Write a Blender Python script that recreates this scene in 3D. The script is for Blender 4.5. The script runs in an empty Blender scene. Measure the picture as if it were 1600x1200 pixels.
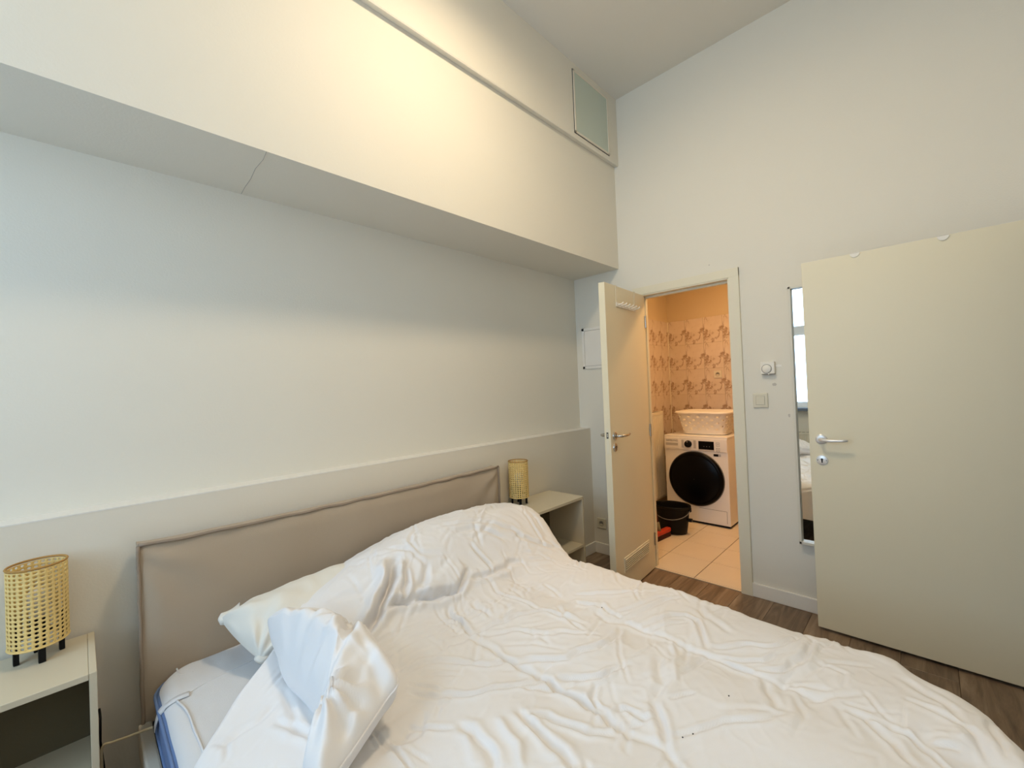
import bpy, bmesh, math, random
import numpy as np
from mathutils import Vector, Matrix, noise as mnoise

random.seed(7)
rng = np.random.default_rng(7)
PI = math.pi
scene = bpy.context.scene
COL = scene.collection

# ---------------------------------------------------------------- camera
cam_d = bpy.data.cameras.new('camera')
cam = bpy.data.objects.new('camera', cam_d)
COL.objects.link(cam)
RIGHT = Vector((0.69866416, -0.7143086, -0.04039329))
DOWN = Vector((-0.02054261, 0.03640666, -0.9991259))
FWD = Vector((0.7151548, 0.69888324, 0.01076227))
m = Matrix((RIGHT, -DOWN, -FWD)).transposed().to_4x4()
m.translation = Vector((0, 0, 1.367))
cam.matrix_world = m
cam_d.sensor_width = 36.0
cam_d.lens = 36.0 * 661.99 / 1600.0
cam_d.clip_start = 0.02
cam_d.clip_end = 60
scene.camera = cam

# ---------------------------------------------------------------- world (overcast daylight outside the window)
world = bpy.data.worlds.new('sky')
scene.world = world
world.use_nodes = True
bg = world.node_tree.nodes['Background']
bg.inputs[0].default_value = (0.56, 0.775, 1.0, 1)
bg.inputs[1].default_value = 6.4

# window portal (helps the daylight find the window)
pl = bpy.data.lights.new('window_portal', 'AREA')
pl.shape = 'RECTANGLE'; pl.size = 2.0; pl.size_y = 1.65
pl.cycles.is_portal = True
po = bpy.data.objects.new('window_portal', pl); COL.objects.link(po)
po.location = (-1.62, 0.95, 1.93); po.rotation_euler = (PI/2, 0, -PI/2)

CEIL_W = 95.0        # bedroom ceiling lamp
LAUND_W = 46.0       # laundry ceiling lamp

vs = scene.view_settings
vs.view_transform = 'Standard'; vs.look = 'None'; vs.gamma = 1.0
vs.use_curve_mapping = False
vs.exposure = 0.10

# ================================================================ materials
def srgb(r, g, b):
    def f(c):
        c = c/255.0
        return c/12.92 if c <= .04045 else ((c+.055)/1.055)**2.4
    return (f(r), f(g), f(b), 1)

def mat(name, col, rough=.6, metal=0, bump=0, bscale=200, var=0, vscale=3, spec=.5, trans=0, ior=1.45, sheen=0, coat=0):
    m = bpy.data.materials.new(name); m.use_nodes = True
    nt = m.node_tree; b = nt.nodes['Principled BSDF']
    b.inputs['Base Color'].default_value = col
    b.inputs['Roughness'].default_value = rough
    b.inputs['Metallic'].default_value = metal
    b.inputs['Specular IOR Level'].default_value = spec
    b.inputs['Transmission Weight'].default_value = trans
    b.inputs['IOR'].default_value = ior
    b.inputs['Sheen Weight'].default_value = sheen
    b.inputs['Coat Weight'].default_value = coat
    tc = nt.nodes.new('ShaderNodeTexCoord')
    if var:
        n = nt.nodes.new('ShaderNodeTexNoise'); n.inputs['Scale'].default_value = vscale
        n.inputs['Detail'].default_value = 5
        nt.links.new(tc.outputs['Object'], n.inputs['Vector'])
        r = nt.nodes.new('ShaderNodeMapRange')
        r.inputs['To Min'].default_value = 1-var; r.inputs['To Max'].default_value = 1+var
        nt.links.new(n.outputs['Fac'], r.inputs['Value'])
        mx = nt.nodes.new('ShaderNodeVectorMath'); mx.operation = 'SCALE'
        mx.inputs[0].default_value = col[:3]
        nt.links.new(r.outputs[0], mx.inputs['Scale'])
        nt.links.new(mx.outputs[0], b.inputs['Base Color'])
    if bump:
        n2 = nt.nodes.new('ShaderNodeTexNoise'); n2.inputs['Scale'].default_value = bscale
        n2.inputs['Detail'].default_value = 3
        nt.links.new(tc.outputs['Object'], n2.inputs['Vector'])
        bp = nt.nodes.new('ShaderNodeBump'); bp.inputs['Strength'].default_value = bump
        bp.inputs['Distance'].default_value = .002
        nt.links.new(n2.outputs['Fac'], bp.inputs['Height'])
        nt.links.new(bp.outputs[0], b.inputs['Normal'])
    return m

M = {}
M['wall'] = mat('wall_paint', srgb(229, 224, 211), .75, bump=.25, bscale=140, var=.012, vscale=2)
M['ceiling'] = mat('ceiling_paint', srgb(228, 223, 212), .85, bump=.15, bscale=120, var=.01)
M['wainscot'] = mat('wainscot_paint', srgb(229, 221, 205), .7, bump=.2, bscale=140, var=.015, vscale=2)
M['trim'] = mat('white_trim_paint', srgb(236, 232, 224), .45, var=.01, vscale=6)
M['cream'] = mat('cream_door_paint', srgb(232, 222, 194), .42, bump=.08, bscale=90, var=.012, vscale=2.5)
M['creamwhite'] = mat('cream_frame_paint', srgb(229, 222, 200), .4, var=.012, vscale=4)
M['grout'] = mat('grout', srgb(120, 105, 88), .9, bump=.3, bscale=300)
M['dark_back'] = mat('dark_brown_back', srgb(98, 88, 66), .8, bump=.2, bscale=200, var=.05, vscale=10)  # nightstand back panel coloured darker than the carcass
M['nightstand'] = mat('greige_laminate', srgb(212, 200, 174), .45, var=.012, vscale=5)
M['fabric_taupe'] = mat('taupe_cotton', srgb(182, 164, 142), .9, bump=.5, bscale=700, var=.05, vscale=4, sheen=.1)
M['piping'] = mat('taupe_piping', srgb(152, 135, 117), .9, bump=.4, bscale=600)
M['duvet'] = mat('white_duvet_cotton', srgb(236, 234, 234), .85, bump=.25, bscale=900, var=.006, vscale=2, sheen=.08)
M['sheet'] = mat('grey_white_mattress_pad', srgb(221, 220, 220), .9, bump=.4, bscale=500, var=.015, vscale=8)
M['pillow'] = mat('offwhite_pillow_cotton', srgb(233, 229, 219), .9, bump=.3, bscale=700, var=.02, vscale=5)
M['blue'] = mat('blue_mattress_side', srgb(105, 128, 168), .85, bump=.6, bscale=260, var=.1, vscale=18)
M['bedframe'] = mat('beige_bed_frame', srgb(205, 196, 180), .55, var=.02, vscale=6)
M['black'] = mat('black_plastic', srgb(9, 9, 10), .5, spec=.25)
M['blackgloss'] = mat('black_glass', srgb(5, 5, 6), .3, spec=.15)
M['darkbase'] = mat('dark_bed_base', srgb(24, 22, 21), .9, bump=.2)
M['appliance'] = mat('white_enamel', srgb(236, 233, 228), .3, var=.005, coat=.2)
M['plasticwhite'] = mat('white_plastic', srgb(238, 233, 222), .45)
M['basket'] = mat('white_basket_plastic', srgb(240, 234, 222), .5)
M['ivory'] = mat('ivory_plastic', srgb(218, 211, 190), .45)
M['ivory_shade'] = mat('ivory_painted_shade', srgb(150, 142, 122), .6)  # darker ivory paints the shade in the socket recess and rocker gap
M['grille_dark'] = mat('grille_painted_shade', srgb(96, 82, 58), .8)  # brown colour paints the shade between the vent slats
M['chrome'] = mat('brushed_steel', srgb(200, 198, 194), .25, metal=1)
M['chromewhite'] = mat('satin_white_metal', srgb(226, 225, 224), .3, metal=.4)
M['grey'] = mat('grey_plastic', srgb(120, 118, 112), .5)
M['greylight'] = mat('light_grey_print', srgb(185, 183, 180), .5)
M['redplastic'] = mat('red_broom_plastic', srgb(196, 62, 34), .5)
M['darkred'] = mat('dark_red_handle', srgb(90, 26, 18), .5)
M['bristle'] = mat('broom_bristles', srgb(60, 20, 14), .9)
M['stick'] = mat('grey_green_pole', srgb(138, 132, 104), .55)
M['cane'] = mat('cane_weave', srgb(232, 200, 128), .65, var=.08, vscale=60)
M['canerim'] = mat('cane_rim', srgb(176, 132, 66), .6, var=.06, vscale=30)
M['cordwhite'] = mat('cream_cord', srgb(222, 208, 176), .6)
M['mirror'] = mat('mirror_silver', (.93, .95, .94, 1), .015, metal=1)
M['mirrorframe'] = mat('mirror_frame_lacquer', srgb(222, 217, 202), .4)
M['mirrorframe_side'] = M['mirrorframe']
M['radiator'] = mat('cream_radiator_enamel', srgb(234, 226, 206), .4)
M['pvc'] = mat('white_pvc', srgb(235, 236, 238), .35)
M['sill'] = mat('grey_blue_sill', srgb(110, 122, 138), .4, var=.06, vscale=20)  # sill coloured darker and bluer than the window frame
M['laundrypaint'] = mat('laundry_paint', srgb(205, 186, 152), .8, bump=.2, bscale=140, var=.01)
M['frosted'] = mat('frosted_green_glass', srgb(196, 206, 194), .45, spec=.5, var=.02, vscale=2)
M['scuff'] = mat('filler_patch', srgb(242, 238, 230), .7)
M['smudge'] = mat('wall_smudge', srgb(196, 190, 180), .8)
M['crack'] = mat('hairline_crack', srgb(166, 163, 155), .9)
M['lint'] = mat('dark_lint', srgb(70, 66, 66), .9)

def emis(name, col, s):
    m = bpy.data.materials.new(name); m.use_nodes = True
    nt = m.node_tree; b = nt.nodes['Principled BSDF']
    b.inputs['Base Color'].default_value = (.9, .9, .9, 1)
    b.inputs['Emission Color'].default_value = col
    b.inputs['Emission Strength'].default_value = s
    return m
M['lampglow'] = emis('lit_lamp_diffuser', (1, .80, .545, 1), CEIL_W)
M['laundryglow'] = emis('lit_laundry_lamp', (1, .60, .27, 1), LAUND_W*1.65)

def glass_pane(name, tint=(.96, .98, 1, 1)):
    m = bpy.data.materials.new(name); m.use_nodes = True
    nt = m.node_tree; nt.nodes.clear()
    o = nt.nodes.new('ShaderNodeOutputMaterial')
    t = nt.nodes.new('ShaderNodeBsdfTransparent'); t.inputs[0].default_value = tint
    g = nt.nodes.new('ShaderNodeBsdfGlossy'); g.inputs['Roughness'].default_value = .02
    mx = nt.nodes.new('ShaderNodeMixShader'); mx.inputs[0].default_value = .06
    nt.links.new(t.outputs[0], mx.inputs[1]); nt.links.new(g.outputs[0], mx.inputs[2])
    nt.links.new(mx.outputs[0], o.inputs[0])
    return m
M['glass'] = glass_pane('window_glass')

def plank_mat():
    m = bpy.data.materials.new('oak_laminate'); m.use_nodes = True
    nt = m.node_tree; b = nt.nodes['Principled BSDF']; L = nt.links
    tc = nt.nodes.new('ShaderNodeTexCoord'); oi = nt.nodes.new('ShaderNodeObjectInfo')
    off = nt.nodes.new('ShaderNodeVectorMath'); off.operation = 'MULTIPLY_ADD'
    cmb = nt.nodes.new('ShaderNodeCombineXYZ')
    mu = nt.nodes.new('ShaderNodeMath'); mu.operation = 'MULTIPLY'; mu.inputs[1].default_value = 37
    L.new(oi.outputs['Random'], mu.inputs[0])
    for i in range(3): L.new(mu.outputs[0], cmb.inputs[i])
    off.inputs[1].default_value = (1.6, 13, 5)
    L.new(tc.outputs['Object'], off.inputs[0]); L.new(cmb.outputs[0], off.inputs[2])
    n = nt.nodes.new('ShaderNodeTexNoise'); n.inputs['Scale'].default_value = 1.4; n.inputs['Detail'].default_value = 8
    n.inputs['Roughness'].default_value = .6; n.inputs['Distortion'].default_value = 1.2
    L.new(off.outputs[0], n.inputs['Vector'])
    cr = nt.nodes.new('ShaderNodeValToRGB')
    cr.color_ramp.elements[0].position = .25; cr.color_ramp.elements[0].color = srgb(88, 70, 55)
    cr.color_ramp.elements[1].position = .72; cr.color_ramp.elements[1].color = srgb(158, 137, 114)
    e = cr.color_ramp.elements.new(.5); e.color = srgb(128, 107, 86)
    L.new(n.outputs['Fac'], cr.inputs[0])
    hv = nt.nodes.new('ShaderNodeMapRange'); hv.inputs['To Min'].default_value = .82; hv.inputs['To Max'].default_value = 1.15
    L.new(oi.outputs['Random'], hv.inputs['Value'])
    sc = nt.nodes.new('ShaderNodeVectorMath'); sc.operation = 'SCALE'
    L.new(cr.outputs[0], sc.inputs[0]); L.new(hv.outputs[0], sc.inputs['Scale'])
    L.new(sc.outputs[0], b.inputs['Base Color'])
    b.inputs['Roughness'].default_value = .5
    bp = nt.nodes.new('ShaderNodeBump'); bp.inputs['Strength'].default_value = .15; bp.inputs['Distance'].default_value = .002
    L.new(n.outputs['Fac'], bp.inputs['Height']); L.new(bp.outputs[0], b.inputs['Normal'])
    return m
M['plank'] = plank_mat()

def floor_tile_mat():
    m = mat('beige_floor_tile', srgb(226, 211, 188), .35, var=.03, vscale=7)
    return m
M['ftile'] = floor_tile_mat()

def marble_mat():
    """printed marble wall tile: every tile carries the same brown veins (object coordinates)"""
    m = bpy.data.materials.new('marbled_wall_tile'); m.use_nodes = True
    nt = m.node_tree; b = nt.nodes['Principled BSDF']; L = nt.links
    tc = nt.nodes.new('ShaderNodeTexCoord')
    def vein(scale, warp, rot, thr, width):
        mp = nt.nodes.new('ShaderNodeMapping')
        mp.inputs['Rotation'].default_value = (0, rot, 0)
        mp.inputs['Location'].default_value = (.37+rot, 0, .11)
        L.new(tc.outputs['Object'], mp.inputs['Vector'])
        n = nt.nodes.new('ShaderNodeTexNoise'); n.inputs['Scale'].default_value = scale
        n.inputs['Detail'].default_value = 5; n.inputs['Roughness'].default_value = .62; n.inputs['Distortion'].default_value = warp
        L.new(mp.outputs[0], n.inputs['Vector'])
        s = nt.nodes.new('ShaderNodeMath'); s.operation = 'SUBTRACT'; s.inputs[1].default_value = thr
        L.new(n.outputs['Fac'], s.inputs[0])
        a = nt.nodes.new('ShaderNodeMath'); a.operation = 'ABSOLUTE'; L.new(s.outputs[0], a.inputs[0])
        r = nt.nodes.new('ShaderNodeMapRange'); r.interpolation_type = 'SMOOTHSTEP'
        r.inputs['From Min'].default_value = 0; r.inputs['From Max'].default_value = width
        r.inputs['To Min'].default_value = 1; r.inputs['To Max'].default_value = 0
        L.new(a.outputs[0], r.inputs['Value'])
        return r.outputs[0]
    v1 = vein(6.0, .5, .5, .52, .06)
    v2 = vein(5.0, .4, -.5, .50, .13)
    mu = nt.nodes.new('ShaderNodeMath'); mu.operation = 'MULTIPLY'; L.new(v1, mu.inputs[0])
    ad = nt.nodes.new('ShaderNodeMath'); ad.operation = 'MULTIPLY_ADD'; ad.inputs[1].default_value = .85; ad.inputs[2].default_value = .15
    L.new(v2, ad.inputs[0]); L.new(ad.outputs[0], mu.inputs[1])
    cl = nt.nodes.new('ShaderNodeTexNoise'); cl.inputs['Scale'].default_value = 9; L.new(tc.outputs['Object'], cl.inputs['Vector'])
    base = nt.nodes.new('ShaderNodeMixRGB'); base.inputs[1].default_value = srgb(226, 212, 196); base.inputs[2].default_value = srgb(204, 184, 162)
    L.new(cl.outputs['Fac'], base.inputs[0])
    mix = nt.nodes.new('ShaderNodeMixRGB'); mix.inputs[2].default_value = srgb(140, 106, 76)
    ms = nt.nodes.new('ShaderNodeMath'); ms.operation = 'MULTIPLY'; ms.inputs[1].default_value = .8
    L.new(mu.outputs[0], ms.inputs[0]); L.new(ms.outputs[0], mix.inputs[0]); L.new(base.outputs[0], mix.inputs[1])
    L.new(mix.outputs[0], b.inputs['Base Color'])
    b.inputs['Roughness'].default_value = .25
    return m
M['marble'] = marble_mat()

# ================================================================ mesh helpers
def tag(o, label=None, cat=None, group=None, kind=None):
    if label: o['label'] = label
    if cat: o['category'] = cat
    if group: o['group'] = group
    if kind: o['kind'] = kind
    return o

def link(name, me, material=None, parent=None, smooth=False, loc=None):
    if material is not None:
        me.materials.append(M[material] if isinstance(material, str) else material)
    if smooth:
        for p in me.polygons: p.use_smooth = True
    o = bpy.data.objects.new(name, me)
    COL.objects.link(o)
    if parent is not None: o.parent = parent
    if loc is not None: o.location = loc
    return o

def obj(name, bm, material=None, parent=None, smooth=False, loc=None, auto=None):
    me = bpy.data.meshes.new(name)
    bmesh.ops.recalc_face_normals(bm, faces=bm.faces[:])
    bm.to_mesh(me); bm.free()
    o = link(name, me, material, parent, smooth, loc)
    if auto:
        for p in me.polygons: p.use_smooth = True
        try: me.set_sharp_from_angle(angle=math.radians(auto))
        except Exception: pass
    return o

def empty(name, loc=(0, 0, 0), rz=0):
    o = bpy.data.objects.new(name, None); COL.objects.link(o)
    o.empty_display_size = .05
    o.location = loc; o.rotation_euler = (0, 0, rz)
    return o

def box(bm, x0, x1, y0, y1, z0, z1, bev=0, seg=2):
    vs_ = [bm.verts.new((x, y, z)) for x in (x0, x1) for y in (y0, y1) for z in (z0, z1)]
    idx = [(0, 1, 3, 2), (4, 6, 7, 5), (0, 4, 5, 1), (2, 3, 7, 6), (0, 2, 6, 4), (1, 5, 7, 3)]
    fs = [bm.faces.new([vs_[i] for i in f]) for f in idx]
    bmesh.ops.recalc_face_normals(bm, faces=fs)
    if bev:
        es = list({e for f in fs for e in f.edges})
        bmesh.ops.bevel(bm, geom=es, offset=bev, segments=seg, affect='EDGES', profile=.6)
    return bm

def nbox(*a, **k):
    return box(bmesh.new(), *a, **k)

def tube(bm, pts, r, n=8, closed=False, flat=1.0, cap=True):
    pts = [Vector(p) for p in pts]
    rings = []
    N = len(pts)
    up0 = None
    for i, p in enumerate(pts):
        if closed: d = pts[(i+1) % N]-pts[i-1]
        elif i == 0: d = pts[1]-pts[0]
        elif i == N-1: d = pts[-1]-pts[-2]
        else: d = pts[i+1]-pts[i-1]
        d.normalize()
        if up0 is None:
            up0 = Vector((0, 0, 1)) if abs(d.z) < .9 else Vector((1, 0, 0))
        a = d.cross(up0)
        if a.length < 1e-5: a = d.orthogonal()
        a.normalize(); b_ = a.cross(d).normalized(); up0 = b_
        rr = r[i] if isinstance(r, (list, tuple)) else r
        rings.append([bm.verts.new(p + a*rr*math.cos(t)+b_*rr*flat*math.sin(t)) for t in [2*PI*k/n for k in range(n)]])
    rg = range(N) if closed else range(N-1)
    for i in rg:
        A, B = rings[i], rings[(i+1) % N]
        for k in range(n):
            bm.faces.new((A[k], A[(k+1) % n], B[(k+1) % n], B[k]))
    if cap and not closed:
        bm.faces.new(rings[0]); bm.faces.new(rings[-1])
    return bm

def lathe(bm, prof, n=32, axis='Z', c=(0, 0, 0), sx=1, sy=1, capb=False, capt=False):
    """prof: list of (radius, height)"""
    rings = []
    for r, h in prof:
        ring = []
        for k in range(n):
            t = 2*PI*k/n
            a, b_ = r*sx*math.cos(t), r*sy*math.sin(t)
            if axis == 'Z': p = (c[0]+a, c[1]+b_, c[2]+h)
            elif axis == 'X': p = (c[0]+h, c[1]+a, c[2]+b_)
            else: p = (c[0]+a, c[1]+h, c[2]+b_)
            ring.append(bm.verts.new(p))
        rings.append(ring)
    for A, B in zip(rings, rings[1:]):
        for k in range(n):
            bm.faces.new((A[k], A[(k+1) % n], B[(k+1) % n], B[k]))
    if capb: bm.faces.new(rings[0])
    if capt: bm.faces.new(rings[-1])
    return bm

def struct(name, bm, material, parent=None, label=None, **k):
    o = obj(name, bm, material, parent, **k)
    if parent is None: o['kind'] = 'structure'
    if label: o['label'] = label
    return o

def copy_tree(o, parent=None):
    c = o.copy(); COL.objects.link(c); c.parent = parent
    for ch in list(o.children): copy_tree(ch, c)
    return c

# ================================================================ room shell
XW = 2.95        # door wall
YW = 2.00        # wainscot face
YU = 2.10        # wall above the ledge
YB = 1.675       # bulkhead face
YF = -0.44       # wall behind the photographer
XL = -1.50       # window wall
ZC = 3.565       # ceiling

# floor: sub-floor slab + planks running along X
fl = struct('floor', nbox(XL-.2, XW+.008, YF-.2, YU+.2, -.08, -.012), 'grout', label='grey brown oak laminate bedroom floor')
PW = .192
y = YF
row = 0
while y < YU:
    y1 = min(y+PW, YU)
    x = XL - [0.0, .55, .95, .3][row % 4]
    while x < XW+.005:
        x0, x1 = max(x, XL), min(x+1.28, XW+.005)
        if x1-x0 > .03:
            cx, cy = (x0+x1)/2, (y+y1)/2
            bm = nbox(x0-cx+.0006, x1-cx-.0006, y-cy+.0006, y1-cy-.0006, -.012, 0, bev=.0012, seg=1)
            obj('plank', bm, 'plank', fl, loc=(cx, cy, 0))
        x += 1.28
    y = y1; row += 1

# ceiling
struct('ceiling', nbox(XL-.2, XW+.2, YF-.2, YU+.2, ZC, ZC+.1), 'ceiling', label='off white ceiling above the tall bedroom wall')

# headboard wall with ledge, wainscot and bulkhead
wb = struct('wall_back', nbox(XL-.2, XW+.2, YU, YU+.15, -.08, ZC+.05), 'wall', label='white wall above the bed ledge')
obj('wainscot', nbox(XL, XW, YW, YU, 0, 1.012), 'wainscot', wb)
obj('ledge', nbox(XL, XW, YW-.001, YU+.0005, 1.012, 1.0155), 'trim', wb)
bk = struct('wall_bulkhead', nbox(XL, XW, YB, YU, 2.26, 3.07), 'wall', label='deep white bulkhead box running above the bed')
# upper part standing a little proud, with its shadow lip
bm = bmesh.new(); prof = [(YB-.036, 3.054), (YB-.033, 3.047), (YB+.01, 3.056), (YB+.01, ZC), (YB-.036, ZC)]
A = [bm.verts.new((XL, p[0], p[1])) for p in prof]; B = [bm.verts.new((XW, p[0], p[1])) for p in prof]
for i in range(len(prof)):
    j = (i+1) % len(prof); bm.faces.new((A[i], A[j], B[j], B[i]))
bm.faces.new(A); bm.faces.new(B)
obj('upper_panel', bm, 'wall', bk)
# hairline crack between two soffit boards
cr = [(0.493, YB+.002), (0.50, 1.74), (0.497, 1.83), (0.506, 1.93), (0.507, 2.02), (0.512, 2.098)]
obj('soffit_joint', tube(bmesh.new(), [(x, y, 2.2600) for x, y in cr], .0011, 5), 'crack', bk)

# door wall with the laundry opening (Y .895..1.492, z 0..2.015)
OY0, OY1, OZ = .872, 1.515, 2.035
TW = .07
bm = bmesh.new()
box(bm, XW, XW+TW, YF-.2, OY0, -.02, ZC+.05)
box(bm, XW, XW+TW, OY1, YU+.15, -.02, ZC+.05)
box(bm, XW, XW+TW, OY0, OY1, OZ, ZC+.05)
wr = struct('wall_right', bm, 'wall', label='tall white wall with the laundry doorway')
for (yy, zz, ry, rz, mm) in [(.632, 1.440, .018, .008, 'scuff'), (.660, 1.328, .012, .010, 'smudge'), (.590, 1.140, .006, .010, 'smudge'), (1.005, 2.135, .004, .004, 'smudge')]:
    bm = bmesh.new(); n = 14
    ring = [bm.verts.new((XW-.0012, yy+ry*math.cos(2*PI*k/n)*(1+.25*random.uniform(-1, 1)), zz+rz*math.sin(2*PI*k/n)*(1+.25*random.uniform(-1, 1)))) for k in range(n)]
    ring2 = [bm.verts.new((XW+.001, v.co.y, v.co.z)) for v in ring]
    bm.faces.new(ring)
    for k in range(n): bm.faces.new((ring[k], ring[(k+1) % n], ring2[(k+1) % n], ring2[k]))
    obj('wall_patch', bm, mm, wr)

# wall behind the photographer, with the doorway of the wide door
DX0, DX1, DZ = 1.95, 2.80, 2.02
bm = bmesh.new()
box(bm, XL-.2, DX0, YF-.12, YF, -.02, ZC+.05)
box(bm, DX1, XW+.1, YF-.12, YF, -.02, ZC+.05)
box(bm, DX0, DX1, YF-.12, YF, DZ, ZC+.05)
struct('wall_front', bm, 'wall', label='white wall behind the photographer')
struct('wall_hallway', nbox(DX0-.6, XW+.2, YF-1.2, YF-1.1, -.02, 2.6), 'wall', label='hallway wall beyond the wide door')
bm = bmesh.new(); box(bm, DX0-.6, DX0-.5, YF-1.1, YF-.12, -.02, 2.6); box(bm, XW+.1, XW+.2, YF-1.1, YF-.12, -.02, 2.6); box(bm, DX0-.6, XW+.2, YF-1.2, YF-.12, 2.6, 2.7)
struct('wall_hallway_side', bm, 'wall', label='hallway side walls beyond the wide door')
struct('floor_hallway', nbox(DX0-.6, XW+.2, YF-1.2, YF-.2, -.08, 0), 'plank', label='hallway floor beyond the wide door')
# casing of that doorway
bm = bmesh.new()
for a, b_ in ((DX0-.06, DX0+.01), (DX1-.01, DX1+.06)): box(bm, a, b_, YF-.13, YF+.014, 0, DZ+.05, .002)
box(bm, DX0-.06, DX1+.06, YF-.13, YF+.014, DZ-.01, DZ+.06, .002)
struct('trim_2', bm, 'creamwhite', label='cream casing around the wide doorway')

# window wall
WY0, WY1, WZ0, WZ1 = .10, 1.72, .93, 2.93
bm = bmesh.new()
box(bm, XL-.2, XL, YF-.2, WY0, -.02, ZC+.05)
box(bm, XL-.2, XL, WY1, YU+.15, -.02, ZC+.05)
box(bm, XL-.2, XL, WY0, WY1, -.02, WZ0)
box(bm, XL-.2, XL, WY0, WY1, WZ1, ZC+.05)
struct('wall_left', bm, 'wall', label='white wall holding the big window')
# window
w1 = empty('window_1', (XL-.1, (WY0+WY1)/2, WZ0)); w1['kind'] = 'structure'; w1['label'] = 'tall white framed bedroom window with a transom'
hx, hy, hz = .04, (WY1-WY0)/2, WZ1-WZ0
zt = 1.12     # transom height above window base
bm = bmesh.new()
box(bm, -hx, hx, -hy, -hy+.07, 0, hz, .004); box(bm, -hx, hx, hy-.07, hy, 0, hz, .004)
box(bm, -hx, hx, -hy, hy, 0, .07, .004); box(bm, -hx, hx, -hy, hy, hz-.07, hz, .004)
obj('window_frame', bm, 'pvc', w1)
obj('transom', nbox(-hx-.005, hx+.005, -hy+.06, hy-.06, zt-.07, zt+.07, .006), 'pvc', w1)
obj('mullion', nbox(-hx, hx, -.05, .05, .06, zt, .006), 'pvc', w1)
for (a, b_, c, d) in ((-hy+.06, -.04, .06, zt-.06), (.04, hy-.06, .06, zt-.06), (-hy+.06, hy-.06, zt+.06, hz-.06)):
    obj('pane', nbox(-.006, .006, a, b_, c, d), 'glass', w1)
obj('window_sill', nbox(.05, .20, -hy-.05, hy+.05, -.055, -.012, .006), 'sill', w1)

# baseboards
BH = .085
def skirting(bm, x0, x1, y0, y1):
    box(bm, x0, x1, y0, y1, 0, BH, .005)
bm = bmesh.new(); skirting(bm, XW-.013, XW+.001, OY1+.06, YW)
skirting(bm, XW-.013, XW+.001, YF, OY0-.06+.022)
struct('baseboard_right', bm, 'trim', label='white baseboard along the doorway wall')
struct('baseboard_back', (lambda b: (skirting(b, XL, XW-.012, YW-.013, YW+.001), b)[1])(bmesh.new()), 'trim', label='white baseboard under the grey wainscot')

# laundry door frame (lining + casing)
tr = empty('trim_1', (XW, (OY0+OY1)/2, 0)); tr['kind'] = 'structure'; tr['label'] = 'cream door frame of the laundry doorway'
cy = (OY0+OY1)/2; hw = (OY1-OY0)/2
iw = hw-.023
bm = bmesh.new()      # lining
box(bm, -.012, TW+.004, -hw, -iw, 0, OZ, .002); box(bm, -.012, TW+.004, iw, hw, 0, OZ, .002)
box(bm, -.012, TW+.004, -hw, hw, OZ-.02, OZ, .002)
obj('lining', bm, 'creamwhite', tr)
bm = bmesh.new()      # door stop
box(bm, .040, .070, -iw-.002, -iw+.010, 0, OZ-.018, .002); box(bm, .040, .070, iw-.006, iw+.002, 0, OZ-.018, .002)
box(bm, .040, .070, -iw, iw, OZ-.033, OZ-.018, .002)
obj('door_stop', bm, 'creamwhite', tr)
for s in (-1, 1):
    a, b_ = sorted((s*(iw+.006), s*(hw+.045)))
    obj('casing', nbox(-.016, .002, a, b_, 0, OZ+.045, .003), 'creamwhite', tr)
obj('casing', nbox(-.0165, .002, -hw-.045, hw+.045, OZ-.012, OZ+.0452, .003), 'creamwhite', tr)
obj('threshold', nbox(-.006, .006, -iw, iw, -.011, .0015), 'grey', tr)

# ================================================================ laundry room
LX1, LY0, LY1, LZ = 4.80, .45, 2.13, 2.62
X0 = XW+TW
lf = struct('floor_laundry', nbox(XW+.008, LX1+.1, LY0-.1, LY1+.1, -.08, -.004), 'grout', label='beige tiled laundry floor')
T = .325
x = 3.305-T*2
while x < LX1:
    y = 1.205-T*3
    while y < LY1:
        xa, xb = max(x, XW+.006), min(x+T, LX1); ya, yb = max(y, LY0), min(y+T, LY1)
        if xb-xa > .02 and yb-ya > .02:
            cx, c2 = (xa+xb)/2, (ya+yb)/2
            obj('floor_tile', nbox(xa-cx+.0024, xb-cx-.0024, ya-c2+.0024, yb-c2-.0024, -.01, 0, bev=.0012, seg=1), 'ftile', lf, loc=(cx, c2, 0))
        y += T
    x += T
wlb = struct('wall_laundry_back', nbox(LX1, LX1+.1, LY0-.1, LY1+.1, 0, LZ), 'laundrypaint', label='laundry back wall, marbled tiles below cream paint')
wll = struct('wall_laundry_left', nbox(X0, LX1, LY1, LY1+.1, 0, LZ), 'laundrypaint', label='laundry left wall, marbled tiles below cream paint')
struct('wall_laundry_right', nbox(X0, LX1, LY0-.1, LY0, 0, LZ), 'laundrypaint', label='laundry right wall out of sight')
struct('ceiling_laundry', nbox(X0, LX1+.1, LY0-.1, LY1+.1, LZ, LZ+.1), 'laundrypaint', label='laundry ceiling')
TWd, THt, TOP = .20, .28, 2.06
tm = bpy.data.meshes.new('wall_tile'); b0 = nbox(-TWd/2+.0008, TWd/2-.0008, -.004, .004, -THt/2+.0008, THt/2-.0008, bev=.0012, seg=1); b0.to_mesh(tm); b0.free(); tm.materials.append(M['marble'])
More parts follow.
